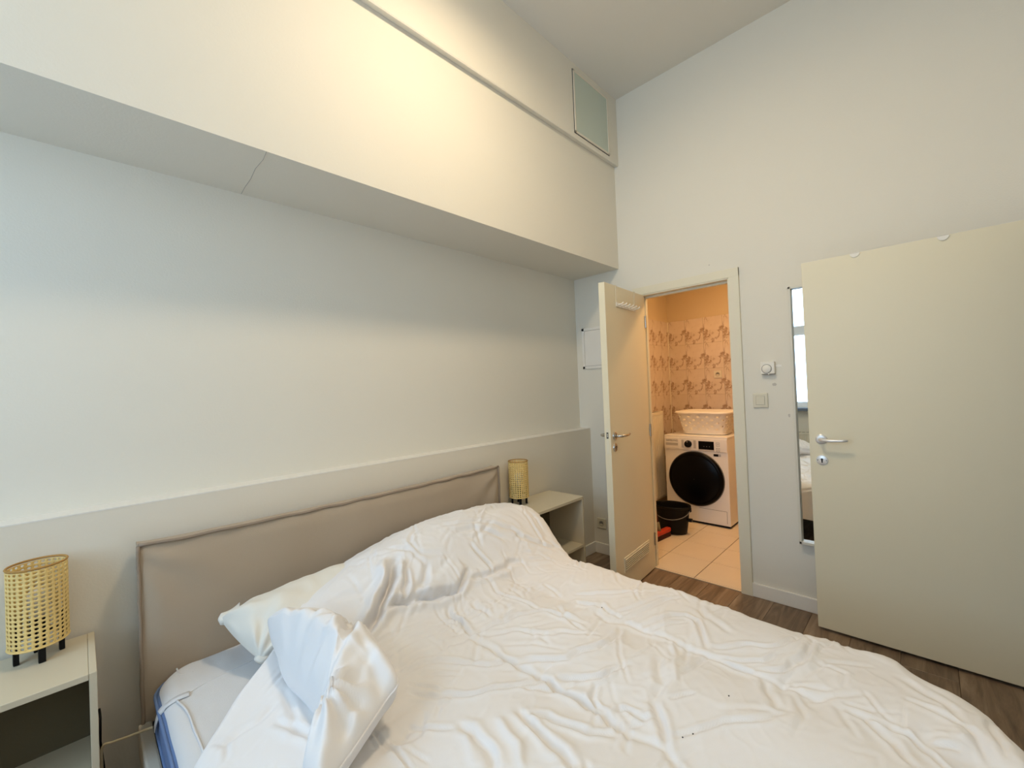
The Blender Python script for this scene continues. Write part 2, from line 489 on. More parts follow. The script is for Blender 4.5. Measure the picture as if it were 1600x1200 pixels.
def wall_tiles(parent, along, start, end, fixed):
    s = 0
    k = 0
    a = start
    while abs(a-start) < abs(end-start)-.02:
        for r in range(7):
            zc = TOP-THt*(r+.5)
            if zc < .05: continue
            o = bpy.data.objects.new('wall_tile', tm); COL.objects.link(o); o.parent = parent
            c = a + (TWd/2 if end > start else -TWd/2)
            if along == 'Y': o.location = (fixed-.004, c, zc); o.rotation_euler = (0, 0, -PI/2)
            else: o.location = (c, fixed-.004, zc)
            if r == 1 and along == 'Y' and k < 2: o.rotation_euler.y = PI if along != 'Y' else 0
        a += TWd if end > start else -TWd
        k += 1
wall_tiles(wlb, 'Y', LY1-.002, 1.1, LX1)
wall_tiles(wll, 'X', LX1-.010, 3.5, LY1)
obj('corner_strip', nbox(LX1-.014, LX1-.006, LY1-.014, LY1-.006, 0, TOP, .002), 'creamwhite', wlb)

# laundry ceiling lamp
lc = empty('laundry_ceiling_lamp', (3.75, 1.0, LZ)); tag(lc, 'round warm lamp on the laundry ceiling', 'ceiling lamp')
obj('lamp_base', lathe(bmesh.new(), [(.001, 0), (.18, 0), (.18, -.02), (.001, -.02)], 32), 'plasticwhite', lc, smooth=False)
obj('diffuser', lathe(bmesh.new(), [(.165, -.02), (.163, -.028), (.155, -.032), (.08, -.035), (.001, -.036)], 28), 'laundryglow', lc, smooth=True)

# bedroom ceiling lamp
bl = empty('bedroom_ceiling_lamp', (1.14, .80, ZC)); tag(bl, 'round warm white lamp hanging just below the bedroom ceiling', 'ceiling lamp')
obj('lamp_base', lathe(bmesh.new(), [(.001, 0), (.06, 0), (.06, -.02), (.012, -.026), (.012, -.14), (.17, -.145), (.17, -.18), (.001, -.18)], 40), 'plasticwhite', bl)
obj('diffuser', lathe(bmesh.new(), [(.155, -.18), (.153, -.188), (.145, -.191), (.08, -.194), (.001, -.195)], 36), 'lampglow', bl, smooth=True)

# ================================================================ doors
def door_hardware(parent, x, z, sgn, side, long=.115, mt='chrome', slot=True):
    """lever handle on a rose plus a key rose. local plane y=0, outward = side*y, lever points sgn*x"""
    s = side
    h = obj('door_handle', tube(bmesh.new(), [(x, 0, z), (x, s*.03, z), (x+sgn*.004, s*.044, z), (x+sgn*.016, s*.052, z), (x+sgn*.045, s*.054, z-.001), (x+sgn*long*.8, s*.054, z+.001), (x+sgn*long, s*.052, z+.004)],
            [.009, .009, .0092, .0088, .008, .0075, .006], 12, flat=1.0), mt, parent, smooth=True)
    obj('rose', lathe(bmesh.new(), [(.001, s*.009), (.012, s*.009), (.022, s*.009), (.026, s*.006), (.027, 0)], 28, 'Y', (x, 0, z)), mt, h, auto=40)
    k = obj('key_rose', lathe(bmesh.new(), [(.001, s*.007), (.021, s*.007), (.026, s*.005), (.027, 0)], 28, 'Y', (x, 0, z-.112 if slot else z-.073)), mt, parent, auto=40)
    zk = z-.112 if slot else z-.073
    bm = bmesh.new()
    lathe(bm, [(.001, s*.0078), (.0055, s*.0078), (.0055, s*.004)], 14, 'Y', (x, 0, zk+.005))
    a, b_ = sorted((s*.004, s*.0078)); box(bm, x-.0028, x+.0028, a, b_, zk-.013, zk+.004)
    obj('keyhole', bm, 'black', k)
    for q in (-1, 1):
        obj('screw', lathe(bmesh.new(), [(.001, s*.0076), (.003, s*.0076), (.003, s*.004)], 8, 'Y', (x+q*.019, 0, zk)), 'grey', k)
    return h

# laundry door, standing open into the bedroom
d1 = empty('door_1', (2.937, 1.4725, 0), PI+.0787); d1['kind'] = 'structure'; d1['label'] = 'narrow cream laundry door standing open beside its frame'
LW = .617
obj('leaf', nbox(0, LW, -.043, 0, .012, 2.015, .0025), 'cream', d1)
door_hardware(d1, .563, 1.040, -1, 1, slot=False)
h2 = obj('door_handle', tube(bmesh.new(), [(.563, -.043, 1.04), (.563, -.085, 1.04), (.55, -.097, 1.04), (.45, -.098, 1.043)], [.009, .009, .0088, .006], 12), 'chrome', d1, smooth=True)
obj('rose', lathe(bmesh.new(), [(.001, -.052), (.022, -.052), (.027, -.043)], 24, 'Y', (.563, 0, 1.04)), 'chrome', h2, auto=40)
lk = obj('latch_plate', nbox(LW-.001, LW+.0012, -.031, -.012, .93, 1.09, .0005), 'creamwhite', d1)
obj('latch_bolt', nbox(LW, LW+.009, -.027, -.016, 1.035, 1.06, .002), 'chrome', d1)
bm = bmesh.new(); box(bm, LW+.0005, LW+.002, -.028, -.015, 1.028, 1.066)
obj('latch_opening', bm, 'black', d1)
# ventilation grille at the bottom
gx0, gx1, gz0, gz1 = .100, .505, .150, .245
gr = obj('vent_grille', nbox(gx0, gx1, -.002, .004, gz0, gz1, .0018), 'creamwhite', d1)
obj('grille_shade_sheet', nbox(gx0+.014, gx1-.014, .0035, .0046, gz0+.013, gz1-.013), 'grille_dark', gr)  # solid dark sheet stands in for shade behind the slats
for k in range(6):
    z = gz0+.0165+k*.0124
    bm = nbox(gx0+.013, gx1-.013, .0035, .0085, z-.0036, z+.0036, .001, 1)
    obj('slat', bm, 'creamwhite', gr)
for z in (.22, 1.02, 1.82):
    obj('hinge', lathe(bmesh.new(), [(.001, -.045), (.0075, -.045), (.0075, .045), (.001, .045)], 12, 'Z', (-.006, .004, z)), 'chrome', d1, auto=40)

# hook rack hanging over the laundry door
rk = empty('over_door_hook_rack', (2.937, 1.4725, 1.88), PI+.0787); tag(rk, 'white over-door rack with short pegs hanging on the laundry door', 'hook rack')
RX0, RX1 = .165, .470
for x in (RX0+.008, RX1-.008):
    bm = bmesh.new()
    box(bm, x-.008, x+.008, .0006, .0032, 0, .1375, .0006, 1)
    box(bm, x-.008, x+.008, -.0460, .0032, .1356, .1382, .0006, 1)
    box(bm, x-.008, x+.008, -.0462, -.0436, .110, .1375, .0006, 1)
    obj('strap', bm, 'creamwhite', rk)
obj('rail', nbox(RX0, RX1, .001, .006, -.004, .026, .002), 'plasticwhite', rk)
for k in range(6):
    x = RX0+.022+k*(RX1-RX0-.044)/5
    obj('hook', tube(bmesh.new(), [(x, .004, .010), (x, .02, .010), (x, .036, .013), (x, .047, .021)], [.0052, .0048, .0048, .0055], 8), 'plasticwhite', rk, smooth=True)

# wide door swung back in front of the doorway wall (face towards -X)
d2 = empty('door_2', (2.79, -.375, 0), PI/2); d2['kind'] = 'structure'; d2['label'] = 'wide cream door swung open in front of the mirror'
# local x -> world +Y, local y -> world -X
obj('leaf', nbox(0, .841, -.020, .020, .016, 1.985, .002), 'cream', d2)
def hw_shift(parent, dy):
    for c in parent.children:
        if c.name.split('.')[0] in ('door_handle', 'key_rose'): c.location.y += dy
door_hardware(d2, .788, 1.030, -1, 1, long=.118, mt='chromewhite')
hw_shift(d2, .020)
h3 = obj('door_handle', tube(bmesh.new(), [(.788, -.020, 1.03), (.788, -.062, 1.03), (.775, -.074, 1.03), (.68, -.075, 1.033)], [.009, .009, .0088, .006], 12), 'chromewhite', d2, smooth=True)
obj('latch_plate', nbox(.8405, .8418, -.010, .010, .95, 1.11, .0004), 'chrome', d2)
for z in (.22, 1.0, 1.78):
    obj('hinge', lathe(bmesh.new(), [(.001, -.045), (.0075, -.045), (.0075, .045), (.001, .045)], 12, 'Z', (-.007, -.018, z)), 'chrome', d2, auto=40)
def tab(yc, w, label):
    bm = bmesh.new(); n = 16
    pts = [(w*math.cos(PI+PI*k/n), .021*math.sin(PI+PI*k/n)) for k in range(n+1)]
    F = [bm.verts.new((2.7655, yc+a, 1.984+b_)) for a, b_ in pts]; Bk = [bm.verts.new((2.7697, yc+a, 1.984+b_)) for a, b_ in pts]
    bm.faces.new(F); bm.faces.new(Bk)
    for k in range(n+1): bm.faces.new((F[k], F[(k+1) % (n+1)], Bk[(k+1) % (n+1)], Bk[k]))
    box(bm, 2.7655, 2.8120, yc-w*.8, yc+w*.8, 1.9852, 1.9872)
    o = obj('door_clip', bm, 'plasticwhite'); tag(o, label, 'clip', 'clips on top of the wide door')
tab(.237, .020, 'small white half-round clip on the wide door, nearer the mirror')
tab(-.078, .020, 'small white half-round clip on the wide door, farther from the mirror')

# high frosted hatch in the bulkhead
w2 = empty('window_2', (2.60, YB-.038, 3.30)); w2['kind'] = 'structure'; w2['label'] = 'small frosted green glass hatch high in the bulkhead corner'
bm = bmesh.new(); a, b_ = .218, .217
for (x0, x1, z0, z1) in ((-a, -a+.014, -b_, b_), (a-.014, a, -b_, b_), (-a, a, -b_, -b_+.014), (-a, a, b_-.014, b_)): box(bm, x0, x1, -.006, .004, z0, z1, .002)
obj('window_frame', bm, 'wainscot', w2)
obj('pane', nbox(-a+.010, a-.010, -.002, .004, -b_+.010, b_-.010), 'frosted', w2)
bm = bmesh.new(); box(bm, -a-.003, -a, -.001, .003, -b_-.002, b_); box(bm, -a-.003, a, -.001, .003, -b_-.003, -b_)
obj('painted_shadow_line', bm, 'black', w2)  # black strips paint a shadow line along the hatch frame

# ================================================================ wall fixtures on the doorway wall
def socket(name, loc, rz, label):
    """plate in local xz plane, facing -y"""
    s = empty(name, loc, rz); tag(s, label, 'socket')
    obj('plate', nbox(-.040, .040, -.009, 0, -.040, .040, .003), 'ivory', s)
    obj('recess', lathe(bmesh.new(), [(.001, -.0082), (.018, -.0084), (.0195, -.0100), (.0215, -.0102), (.022, -.0085)], 28, 'Y'), 'ivory_shade', s, auto=50)
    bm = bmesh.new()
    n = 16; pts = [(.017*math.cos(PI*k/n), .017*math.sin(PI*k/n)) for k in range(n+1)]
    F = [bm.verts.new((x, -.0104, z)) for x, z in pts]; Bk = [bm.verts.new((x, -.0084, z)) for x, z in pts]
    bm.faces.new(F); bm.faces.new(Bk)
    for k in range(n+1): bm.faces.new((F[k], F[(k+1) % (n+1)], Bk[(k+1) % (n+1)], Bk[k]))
    obj('recess_shade', bm, 'grey', s)  # grey half disc paints the shade inside the recess
    obj('earth_pin', lathe(bmesh.new(), [(.001, -.015), (.0024, -.014), (.0024, -.008)], 10, 'Y', (0, 0, .010)), 'chrome', s)
    for q in (-1, 1):
        obj('contact_hole', lathe(bmesh.new(), [(.001, -.0107), (.0026, -.0107), (.0026, -.008)], 10, 'Y', (q*.0095, 0, -.002)), 'black', s)
    return s
socket('wall_socket', (XW, 1.925, .245), -PI/2, 'ivory wall socket low behind the open laundry door')
socket('wall_socket', (LX1-.008, 1.593, 1.432), -PI/2, 'ivory wall socket on the marbled laundry tiles')

# light switch
sw = empty('light_switch', (XW, .737, 1.232), PI/2); tag(sw, 'ivory square light switch beside the laundry door frame', 'switch')
obj('plate', nbox(-.041, .041, 0, .010, -.044, .044, .004), 'ivory', sw)
obj('rocker', nbox(-.0235, .0235, .009, .0125, -.0265, .0265, .002), 'ivory', sw)
bm = bmesh.new()
for (x0, x1, z0, z1) in ((-.0245, -.0235, -.0275, .0275), (.0235, .0245, -.0275, .0275), (-.0245, .0245, -.0275, -.0265), (-.0245, .0245, .0265, .0275)): box(bm, x0, x1, .009, .0106, z0, z1)
obj('rocker_gap', bm, 'ivory_shade', sw)

# thermostat
th = empty('thermostat', (XW, .686, 1.430), PI/2); tag(th, 'small white thermostat box with a round dial above the switch', 'thermostat')
obj('housing', nbox(-.037, .037, 0, .030, -.037, .037, .004), 'plasticwhite', th)
dl = obj('dial', lathe(bmesh.new(), [(.001, .036), (.020, .036), (.024, .033), (.025, .029)], 36, 'Y', (.004, 0, -.006)), 'plasticwhite', th, auto=40)
obj('dial_rim', lathe(bmesh.new(), [(.0252, .0305), (.0278, .0305), (.0278, .028), (.0252, .028)], 36, 'Y', (.004, 0, -.006)), 'grey', dl)
obj('pointer', nbox(-.009, -.003, .028, .034, -.041, -.033, .001), 'plasticwhite', th)
obj('base_lip', nbox(-.034, .034, 0, .024, -.040, -.036, .001), 'grey', th)

# fuse-box panel half hidden by the laundry door
fp = empty('electric_panel', (XW, 1.875, 1.672), PI/2); tag(fp, 'white flush panel door in the corner behind the open door', 'panel')
bm = bmesh.new()
for (x0, x1, z0, z1) in ((-.165, -.143, -.168, .168), (.143, .165, -.168, .168), (-.165, .165, -.168, -.146), (-.165, .165, .146, .168)): box(bm, x0, x1, 0, .009, z0, z1, .0015)
obj('panel_frame', bm, 'trim', fp)
obj('panel_gap', nbox(-.1435, .1435, 0, .003, -.1465, .1465), 'grey', fp)
obj('panel_door', nbox(-.141, .141, .002, .0075, -.144, .144, .0012), 'trim', fp)

# tall narrow mirror
mi = empty('wall_mirror', (XW, .385, .398), PI/2); tag(mi, 'tall narrow framed mirror half covered by the wide door', 'mirror')
mw, mh, md = .176, 1.497, .040
bm = bmesh.new()
obj('mirror_glass', nbox(-mw+.006, mw-.006, .004, .012, .006, mh-.006), 'mirror', mi)
for (x0, x1, z0, z1, zz) in ((-mw, -mw+.012, 0, mh, 0), (mw-.012, mw, 0, mh, 0), (-mw, mw, 0, .014, 0), (-mw, mw, mh-.012, mh, 0)):
    obj('frame_strip', nbox(x0, x1, 0, md, z0, z1, .001, 1), 'mirrorframe', mi)

# radiator under the window (seen in the mirror)
def radiator(name, L, Hh, D, label, pitch=.034):
    """local: length along x from -L/2..L/2, front faces -y (y from -D..0), z from 0"""
    r = empty(name); tag(r, label, 'radiator')
    n = int(L/pitch); bm = bmesh.new()
    prof = []
    for k in range(n):
        x0 = -L/2+.015+(L-.03)*k/n; w = (L-.03)/n
        prof += [(x0, 0), (x0+.2*w, 0), (x0+.36*w, -.009), (x0+.64*w, -.009), (x0+.8*w, 0)]
    prof.append((L/2-.015, 0))
    A = [bm.verts.new((x, -D+.010+d, .02)) for x, d in prof]; B = [bm.verts.new((x, -D+.010+d, Hh-.035)) for x, d in prof]
    for a in range(len(prof)-1): bm.faces.new((A[a], A[a+1], B[a+1], B[a]))
    obj('front_panel', bm, 'radiator', r)
    obj('back_panel', nbox(-L/2+.01, L/2-.01, -.03, -.012, .01, Hh-.03, .003), 'radiator', r)
    for s in (-1, 1): obj('side_cover', nbox(min(s*L/2, s*(L/2-.016)), max(s*L/2, s*(L/2-.016)), -D, -.006, 0, Hh, .004), 'radiator', r)
    tg = obj('top_grille', nbox(-L/2+.004, L/2-.004, -D, -.006, Hh-.036, Hh-.006, .004), 'radiator', r)
    for k in range(int(L/.05)):
        x = -L/2+.03+k*.05
        obj('grille_slot', nbox(x, x+.036, -D+.02, -.022, Hh-.0065, Hh-.0050), 'grey', tg)
    obj('bottom_rail', nbox(-L/2+.004, L/2-.004, -D+.002, -.008, 0, .024, .004), 'radiator', r)
    for s in (-1, 1): obj('wall_bracket', nbox(s*L*.3-.015, s*L*.3+.015, -.02, 0, .05, Hh-.08), 'radiator', r)
    return r
r1 = radiator('panel_radiator', 1.1, .46, .10, 'cream panel radiator under the window seen in the mirror')
r1.location = (XL, 1.05, .11); r1.rotation_euler = (0, 0, PI/2)
obj('valve', tube(bmesh.new(), [(.57, -.05, .36), (.60, -.05, .36), (.66, -.05, .36)], [.014, .02, .02], 12), 'black', r1, smooth=True)
r2 = radiator('panel_radiator', 1.0, .915, .085, 'cream panel radiator on the laundry wall behind the bucket')
r2.location = (3.90, LY1-.004, .145); r2.rotation_euler = (0, 0, 0)

# ================================================================ laundry things
# washing machine, front face towards -X.  local: x -> depth, y -> width, z up
wm = empty('washing_machine', (4.132, 1.617, 0)); tag(wm, 'white front-loading washing machine with a big black porthole', 'washing machine')
W2, HH, DD = .297, .840, .55
obj('body', nbox(0, DD, -W2, W2, .022, HH-.014, .008, 3), 'appliance', wm, auto=35)
obj('top_panel', nbox(-.004, DD, -W2-.001, W2+.001, HH-.020, HH, .006, 3), 'appliance', wm, auto=35)
cp = obj('control_panel', nbox(-.010, .02, -W2+.001, W2-.001, HH-.140, HH-.018, .006, 3), 'appliance', wm, auto=35)
# camera sees the front with its own left at +Y
obj('detergent_drawer', nbox(-.0135, 0, .145, W2-.006, HH-.128, HH-.026, .004), 'appliance', cp)
obj('drawer_grip', nbox(-.0150, -.012, .155, W2-.018, HH-.100, HH-.074, .0015), 'greylight', cp)
kn = obj('program_knob', lathe(bmesh.new(), [(.034, -.010), (.033, -.016), (.031, -.034), (.027, -.038), (.001, -.038)], 36, 'X', (0, .055, HH-.078)), 'black', cp, auto=40)
obj('knob_mark', nbox(-.0395, -.037, .053, .057, HH-.060, HH-.050), 'plasticwhite', kn)
obj('program_print', nbox(-.0105, -.009, .100, .122, HH-.118, HH-.040), 'greylight', cp)
obj('program_print', nbox(-.0105, -.009, -.018, .006, HH-.118, HH-.040), 'greylight', cp)
ds = obj('display', nbox(-.0125, 0, -.182, -.042, HH-.122, HH-.044, .001), 'blackgloss', cp)
obj('display_trim', nbox(-.0120, 0, -.184, -.040, HH-.134, HH-.122, .001), 'greylight', cp)
for k in range(3): obj('indicator', nbox(-.0128, -.012, -.095-k*.025, -.089-k*.025, HH-.096, HH-.090), 'grey', ds)
for k in range(2):
    z = HH-.068-k*.050
    bm = bmesh.new()
    for (a, b_, c, d) in ((-.232, -.230, z-.017, z+.017), (-.204, -.202, z-.017, z+.017), (-.232, -.202, z-.017, z-.015), (-.232, -.202, z+.015, z+.017)): box(bm, -.0112, -.009, a, b_, c, d)
    obj('button', bm, 'grey', cp)
    obj('button_symbol', lathe(bmesh.new(), [(.004, -.0108), (.006, -.0108), (.006, -.009), (.004, -.009)], 14, 'X', (0, -.217, z)), 'grey', cp)
# maker's lettering on the drawer
tx = bpy.data.curves.new('lettering', 'FONT'); tx.body = 'SAMSUNG'; tx.size = .022; tx.extrude = .0004; tx.align_x = 'CENTER'
to = bpy.data.objects.new('lettering_tmp', tx); COL.objects.link(to)
bpy.context.view_layer.update()
tme = bpy.data.meshes.new_from_object(to.evaluated_get(bpy.context.evaluated_depsgraph_get())); bpy.data.objects.remove(to)
lt = link('lettering', tme, 'grey', cp); lt.matrix_local = Matrix(((0, 0, -1, -.0142), (-1, 0, 0, .215), (0, 1, 0, HH-.060), (0, 0, 0, 1))); lt.scale = (1.15, 1.15, 1)
# sticker on the front
st = obj('sticker', nbox(-.0008, 0, -.214, -.172, HH-.182, HH-.160), 'black', wm)
obj('sticker_badge', nbox(-.0009, 0, -.236, -.216, HH-.182, HH-.160), 'greylight', st)
# porthole
dc = (0, .0, .432)
dr = obj('porthole_door', lathe(bmesh.new(), [(.258, 0), (.258, -.014), (.250, -.026), (.232, -.032), (.225, -.030)], 64, 'X', dc), 'blackgloss', wm, auto=40)
obj('porthole_glass', lathe(bmesh.new(), [(.226, -.029), (.205, -.036), (.150, -.044), (.08, -.048), (.001, -.049)], 56, 'X', dc), 'blackgloss', dr, smooth=True)
obj('door_ring', lathe(bmesh.new(), [(.263, .0), (.263, -.006), (.257, -.008)], 64, 'X', dc), 'grey', dr, smooth=True)
ff = obj('filter_flap', nbox(-.0025, 0, -W2+.030, -.02, .045, .155, .0012), 'appliance', wm)
bm = bmesh.new(); 
for (a, b_, c, d) in ((-W2+.028, -W2+.030, .045, .155), (-W2+.028, -.02, .155, .157)): box(bm, -.003, 0, a, b_, c, d)
obj('flap_gap', bm, 'grey', ff)
obj('plinth', nbox(.012, DD-.02, -W2+.008, W2-.008, .006, .03), 'black', wm)
for a in (.05, DD-.06):
    for b_ in (-W2+.05, W2-.05): obj('foot', lathe(bmesh.new(), [(.001, 0), (.022, 0), (.022, .012), (.012, .024), (.001, .024)], 14, 'Z', (a, b_, 0)), 'black', wm)

# laundry basket on the machine
def basket():
    o = empty('laundry_basket', (4.395, 1.585, HH)); tag(o, 'cream white perforated laundry basket standing on the washing machine', 'basket')
    n = 72
    def rr(hx_, hy_, rad, z):
        pts = []
        per = []
        for k in range(n):
            t = 2*PI*(k+.5)/n
            c, s = math.cos(t), math.sin(t)
            e = 5.0
            d = (abs(c)**e+abs(s)**e)**(-1/e)
            pts.append((hx_*d*c, hy_*d*s, z))
        return pts
    levels = [(.155, .205, 0), (.157, .207, .015), (.163, .215, .04), (.170, .226, .085), (.176, .236, .125), (.182, .244, .165), (.190, .254, .215)]
    # finely divided wall so that openings can be left out
    zs = [0, .02, .035, .05, .065, .08, .095, .11, .125, .14, .155, .17, .185, .21, .225]
    bm = bmesh.new(); rings = []
    for z in zs:
        f = z/.225
        rings.append([bm.verts.new(p) for p in rr(.150+.042*f, .198+.052*f, 0, z)])
    for i in range(len(zs)-1):
        for k in range(n):
            hole = (3 <= i <= 11) and (k % 4 == (0 if (i//2) % 2 == 0 else 2)) and i % 2 == 1
            if hole: continue
            bm.faces.new((rings[i][k], rings[i][(k+1) % n], rings[i+1][(k+1) % n], rings[i+1][k]))
    bm.faces.new(rings[0])
    b = obj('basket_wall', bm, 'basket', o, smooth=True)
    md_ = b.modifiers.new('thick', 'SOLIDIFY'); md_.thickness = .004
    bm = bmesh.new(); R1 = [(p[0]*1.0, p[1]*1.0, .222) for p in rr(.190, .248, 0, 0)]
    prof = [(0, .008), (.018, .006), (.026, .0), (.026, -.012), (.022, -.012), (.020, -.002), (0, -.002)]
    P_ = []
    for (x, y, z) in R1:
        v = Vector((x, y, 0)).normalized()
        P_.append([bm.verts.new((x+v.x*a, y+v.y*a, z+b_)) for a, b_ in prof])
    for k in range(n):
        for j in range(len(prof)):
            bm.faces.new((P_[k][j], P_[(k+1) % n][j], P_[(k+1) % n][(j+1) % len(prof)], P_[k][(j+1) % len(prof)]))
    obj('rim', bm, 'basket', o, auto=50)
    bm = bmesh.new()
    P1 = rr(.157, .205, 0, .014)
    tube(bm, P1, .0045, 6, closed=True)
    obj('foot_ring', bm, 'basket', o, smooth=True)
    return o
basket()

# black oval bucket
bu = empty('mop_bucket', (3.765, 1.700, 0), .15); tag(bu, 'black oval plastic bucket with a wire handle by the washing machine', 'bucket')
bm = bmesh.new()
SX, SY = .80, 1.08
lathe(bm, [(.001, .004), (.105, .004), (.112, .010), (.122, .08), (.138, .235), (.141, .250), (.137, .250), (.134, .235), (.118, .08), (.108, .016), (.001, .014)], 48, 'Z', (0, 0, 0), SX, SY)
obj('bucket_body', bm, 'black', bu, auto=50)
obj('rim', lathe(bmesh.new(), [(.137, .248), (.149, .254), (.151, .246), (.149, .232), (.139, .230)], 48, 'Z', (0, 0, 0), SX, SY), 'black', bu, smooth=True)
pts = []
for k in range(17):
    t = PI*k/16
    pts.append((-.010-.118*math.sin(t), .158*math.cos(t), .222-.075*math.sin(t)))
hd = obj('wire_handle', tube(bmesh.new(), pts, .0032, 8), 'grey', bu, smooth=True)
for s in (-1, 1): obj('handle_lug', nbox(-.022, .010, min(s*.148, s*.166), max(s*.148, s*.166), .205, .240, .004), 'black', bu)
obj('pour_grip', nbox(-.03, .03, -.170, -.130, .120, .138, .005), 'black', bu)

# broom leaning behind the laundry door
br = empty('broom', (3.53, 1.705, 0)); tag(br, 'broom with a red head standing on the laundry tiles by the bucket', 'broom')
bm = box(bmesh.new(), -.13, .13, -.022, .022, .040, .078, .010, 3)
hd = obj('broom_head', bm, 'redplastic', br, auto=40); 
bs = obj('bristles', nbox(-.125, .125, -.02, .02, 0, .042, .003), 'bristle', br)
for o_ in (hd, bs): o_.rotation_euler = (0, 0, -.12)
obj('socket', tube(bmesh.new(), [(-.02, .005, .07), (-.015, .02, .15)], [.018, .014], 12), 'stick', br, smooth=True)
obj('handle', tube(bmesh.new(), [(-.015, .020, .14), (.03, .16, .75), (.10, .380, 1.35)], .0115, 12), 'darkred', br, smooth=True)

# ================================================================ nightstands
def nightstand(loc, label, w=.50, d=.30, h=.62, shelf=.30):
    n = empty('nightstand', loc); tag(n, label, 'nightstand', 'nightstands either side of the bed')
    t = .016
    for s in (0, 1): obj('side_panel', nbox(s*(w-t), s*(w-t)+t, 0, d, 0, h, .0012, 1), 'nightstand', n)
    obj('top', nbox(t+.0006, w-t-.0006, 0, d, h-t-.002, h-.0006, .0012, 1), 'nightstand', n)
    obj('shelf', nbox(t, w-t, .002, d-.006, shelf-t, shelf, .001, 1), 'nightstand', n)
    obj('bottom_panel', nbox(t, w-t, .002, d-.006, .045, .045+t, .001, 1), 'nightstand', n)
    obj('back_panel', nbox(t, w-t, d-.008, d-.003, .045, h-t), 'dark_back', n)
    obj('toe_strip', nbox(t, w-t, .03, .042, 0, .045), 'nightstand', n)
    return n
nightstand((-.480, YW-.014-.30, 0), 'open greige nightstand left of the bed, near the photographer', h=.625)
nightstand((1.872, YW-.014-.30, 0), 'open greige nightstand right of the bed, near the laundry door')

# ================================================================ cane table lamps
def lamp_meshes():
    r, z0, z1 = .0625, .045, .277
    nc, nr = 27, 18
    bm = bmesh.new(); vc = {}
    def V(a, z):
        key = (round(a % nc, 4), round(z, 5))
        if key not in vc:
            t = 2*PI*a/nc; vc[key] = bm.verts.new((r*math.cos(t), r*math.sin(t), z))
        return vc[key]
    dz = (z1-z0-.010)/nr
    hwid, hhei = .305, .30
    for i in range(nc):
        for j in range(nr):
            zb = z0+.005+j*dz
            # outer corners + mid points, inner octagon
            out = [(i, zb), (i+.5, zb), (i+1, zb), (i+1, zb+dz/2), (i+1, zb+dz), (i+.5, zb+dz), (i, zb+dz), (i, zb+dz/2)]
            cx, cz = i+.5, zb+dz/2
            inn = [(cx+hwid*math.cos(a)*1.0, cz+dz*hhei*1.05*math.sin(a)) for a in [PI*1.25, PI*1.5, PI*1.75, 0, PI*.25, PI*.5, PI*.75, PI]]
            O = [V(*p) for p in out]; I = [V(*p) for p in inn]
            for k in range(8): bm.faces.new((O[k], O[(k+1) % 8], I[(k+1) % 8], I[k]))
    weave = bpy.data.meshes.new('shade'); bm.to_mesh(weave); bm.free()
    for p in weave.polygons: p.use_smooth = True
    weave.materials.append(M['cane'])
    return weave, r, z0, z1
WEAVE, LR, LZ0, LZ1 = lamp_meshes()
def cane_lamp(loc, rz, label):
    o = empty('table_lamp', loc, rz); tag(o, label, 'lamp', 'cane table lamps')
    s = bpy.data.objects.new('shade', WEAVE); COL.objects.link(s); s.parent = o
    md_ = s.modifiers.new('thick', 'SOLIDIFY'); md_.thickness = .0022; md_.offset = 0
    circ = [(LR*math.cos(2*PI*k/40), LR*math.sin(2*PI*k/40)) for k in range(40)]
    obj('top_rim', tube(bmesh.new(), [(x, y, LZ1) for x, y in circ], .0032, 6, closed=True), 'canerim', s, smooth=True)
    obj('bottom_rim', tube(bmesh.new(), [(x, y, LZ0+.003) for x, y in circ], .0028, 6, closed=True), 'cane', s, smooth=True)
    for k in range(4):
        t = PI/2*k
        bm = nbox(.040, .052, -.0075, .0075, 0, .118, .001, 1)
        bmesh.ops.rotate(bm, verts=bm.verts[:], cent=(0, 0, 0), matrix=Matrix.Rotation(t, 3, 'Z'))
        obj('leg', bm, 'black', o)
    bm = bmesh.new(); box(bm, -.045, .045, -.006, .006, .066, .074); box(bm, -.006, .006, -.045, .045, .0662, .0742)
    obj('cross_bar', bm, 'black', o)
    obj('bulb_holder', lathe(bmesh.new(), [(.001, .07), (.019, .07), (.019, .115), (.016, .118), (.001, .118)], 20), 'black', o, auto=40)
    obj('bulb', lathe(bmesh.new(), [(.012, .117), (.014, .13), (.024, .150), (.029, .168), (.026, .186), (.014, .198), (.001, .201)], 20), 'plasticwhite', o, smooth=True)
    return o
cane_lamp((-.097, 1.918, .6252), .15, 'cane table lamp on the left nightstand, the larger in view')
cane_lamp((1.982, 1.912, .6202), .9, 'cane table lamp on the right nightstand, the smaller in view')
obj_c = tube(bmesh.new(), [(.026, 1.992, .365), (.027, 1.985, .358), (.028, 1.970, .345), (.027, 1.955, .32), (.026, 1.95, .28), (.032, 1.95, .2), (.038, 1.95, .1), (.05, 1.945, .004)], .0032, 8)
o = obj('power_cable', obj_c, 'black', smooth=True); tag(o, 'black cable hanging down behind the left nightstand', 'cable')

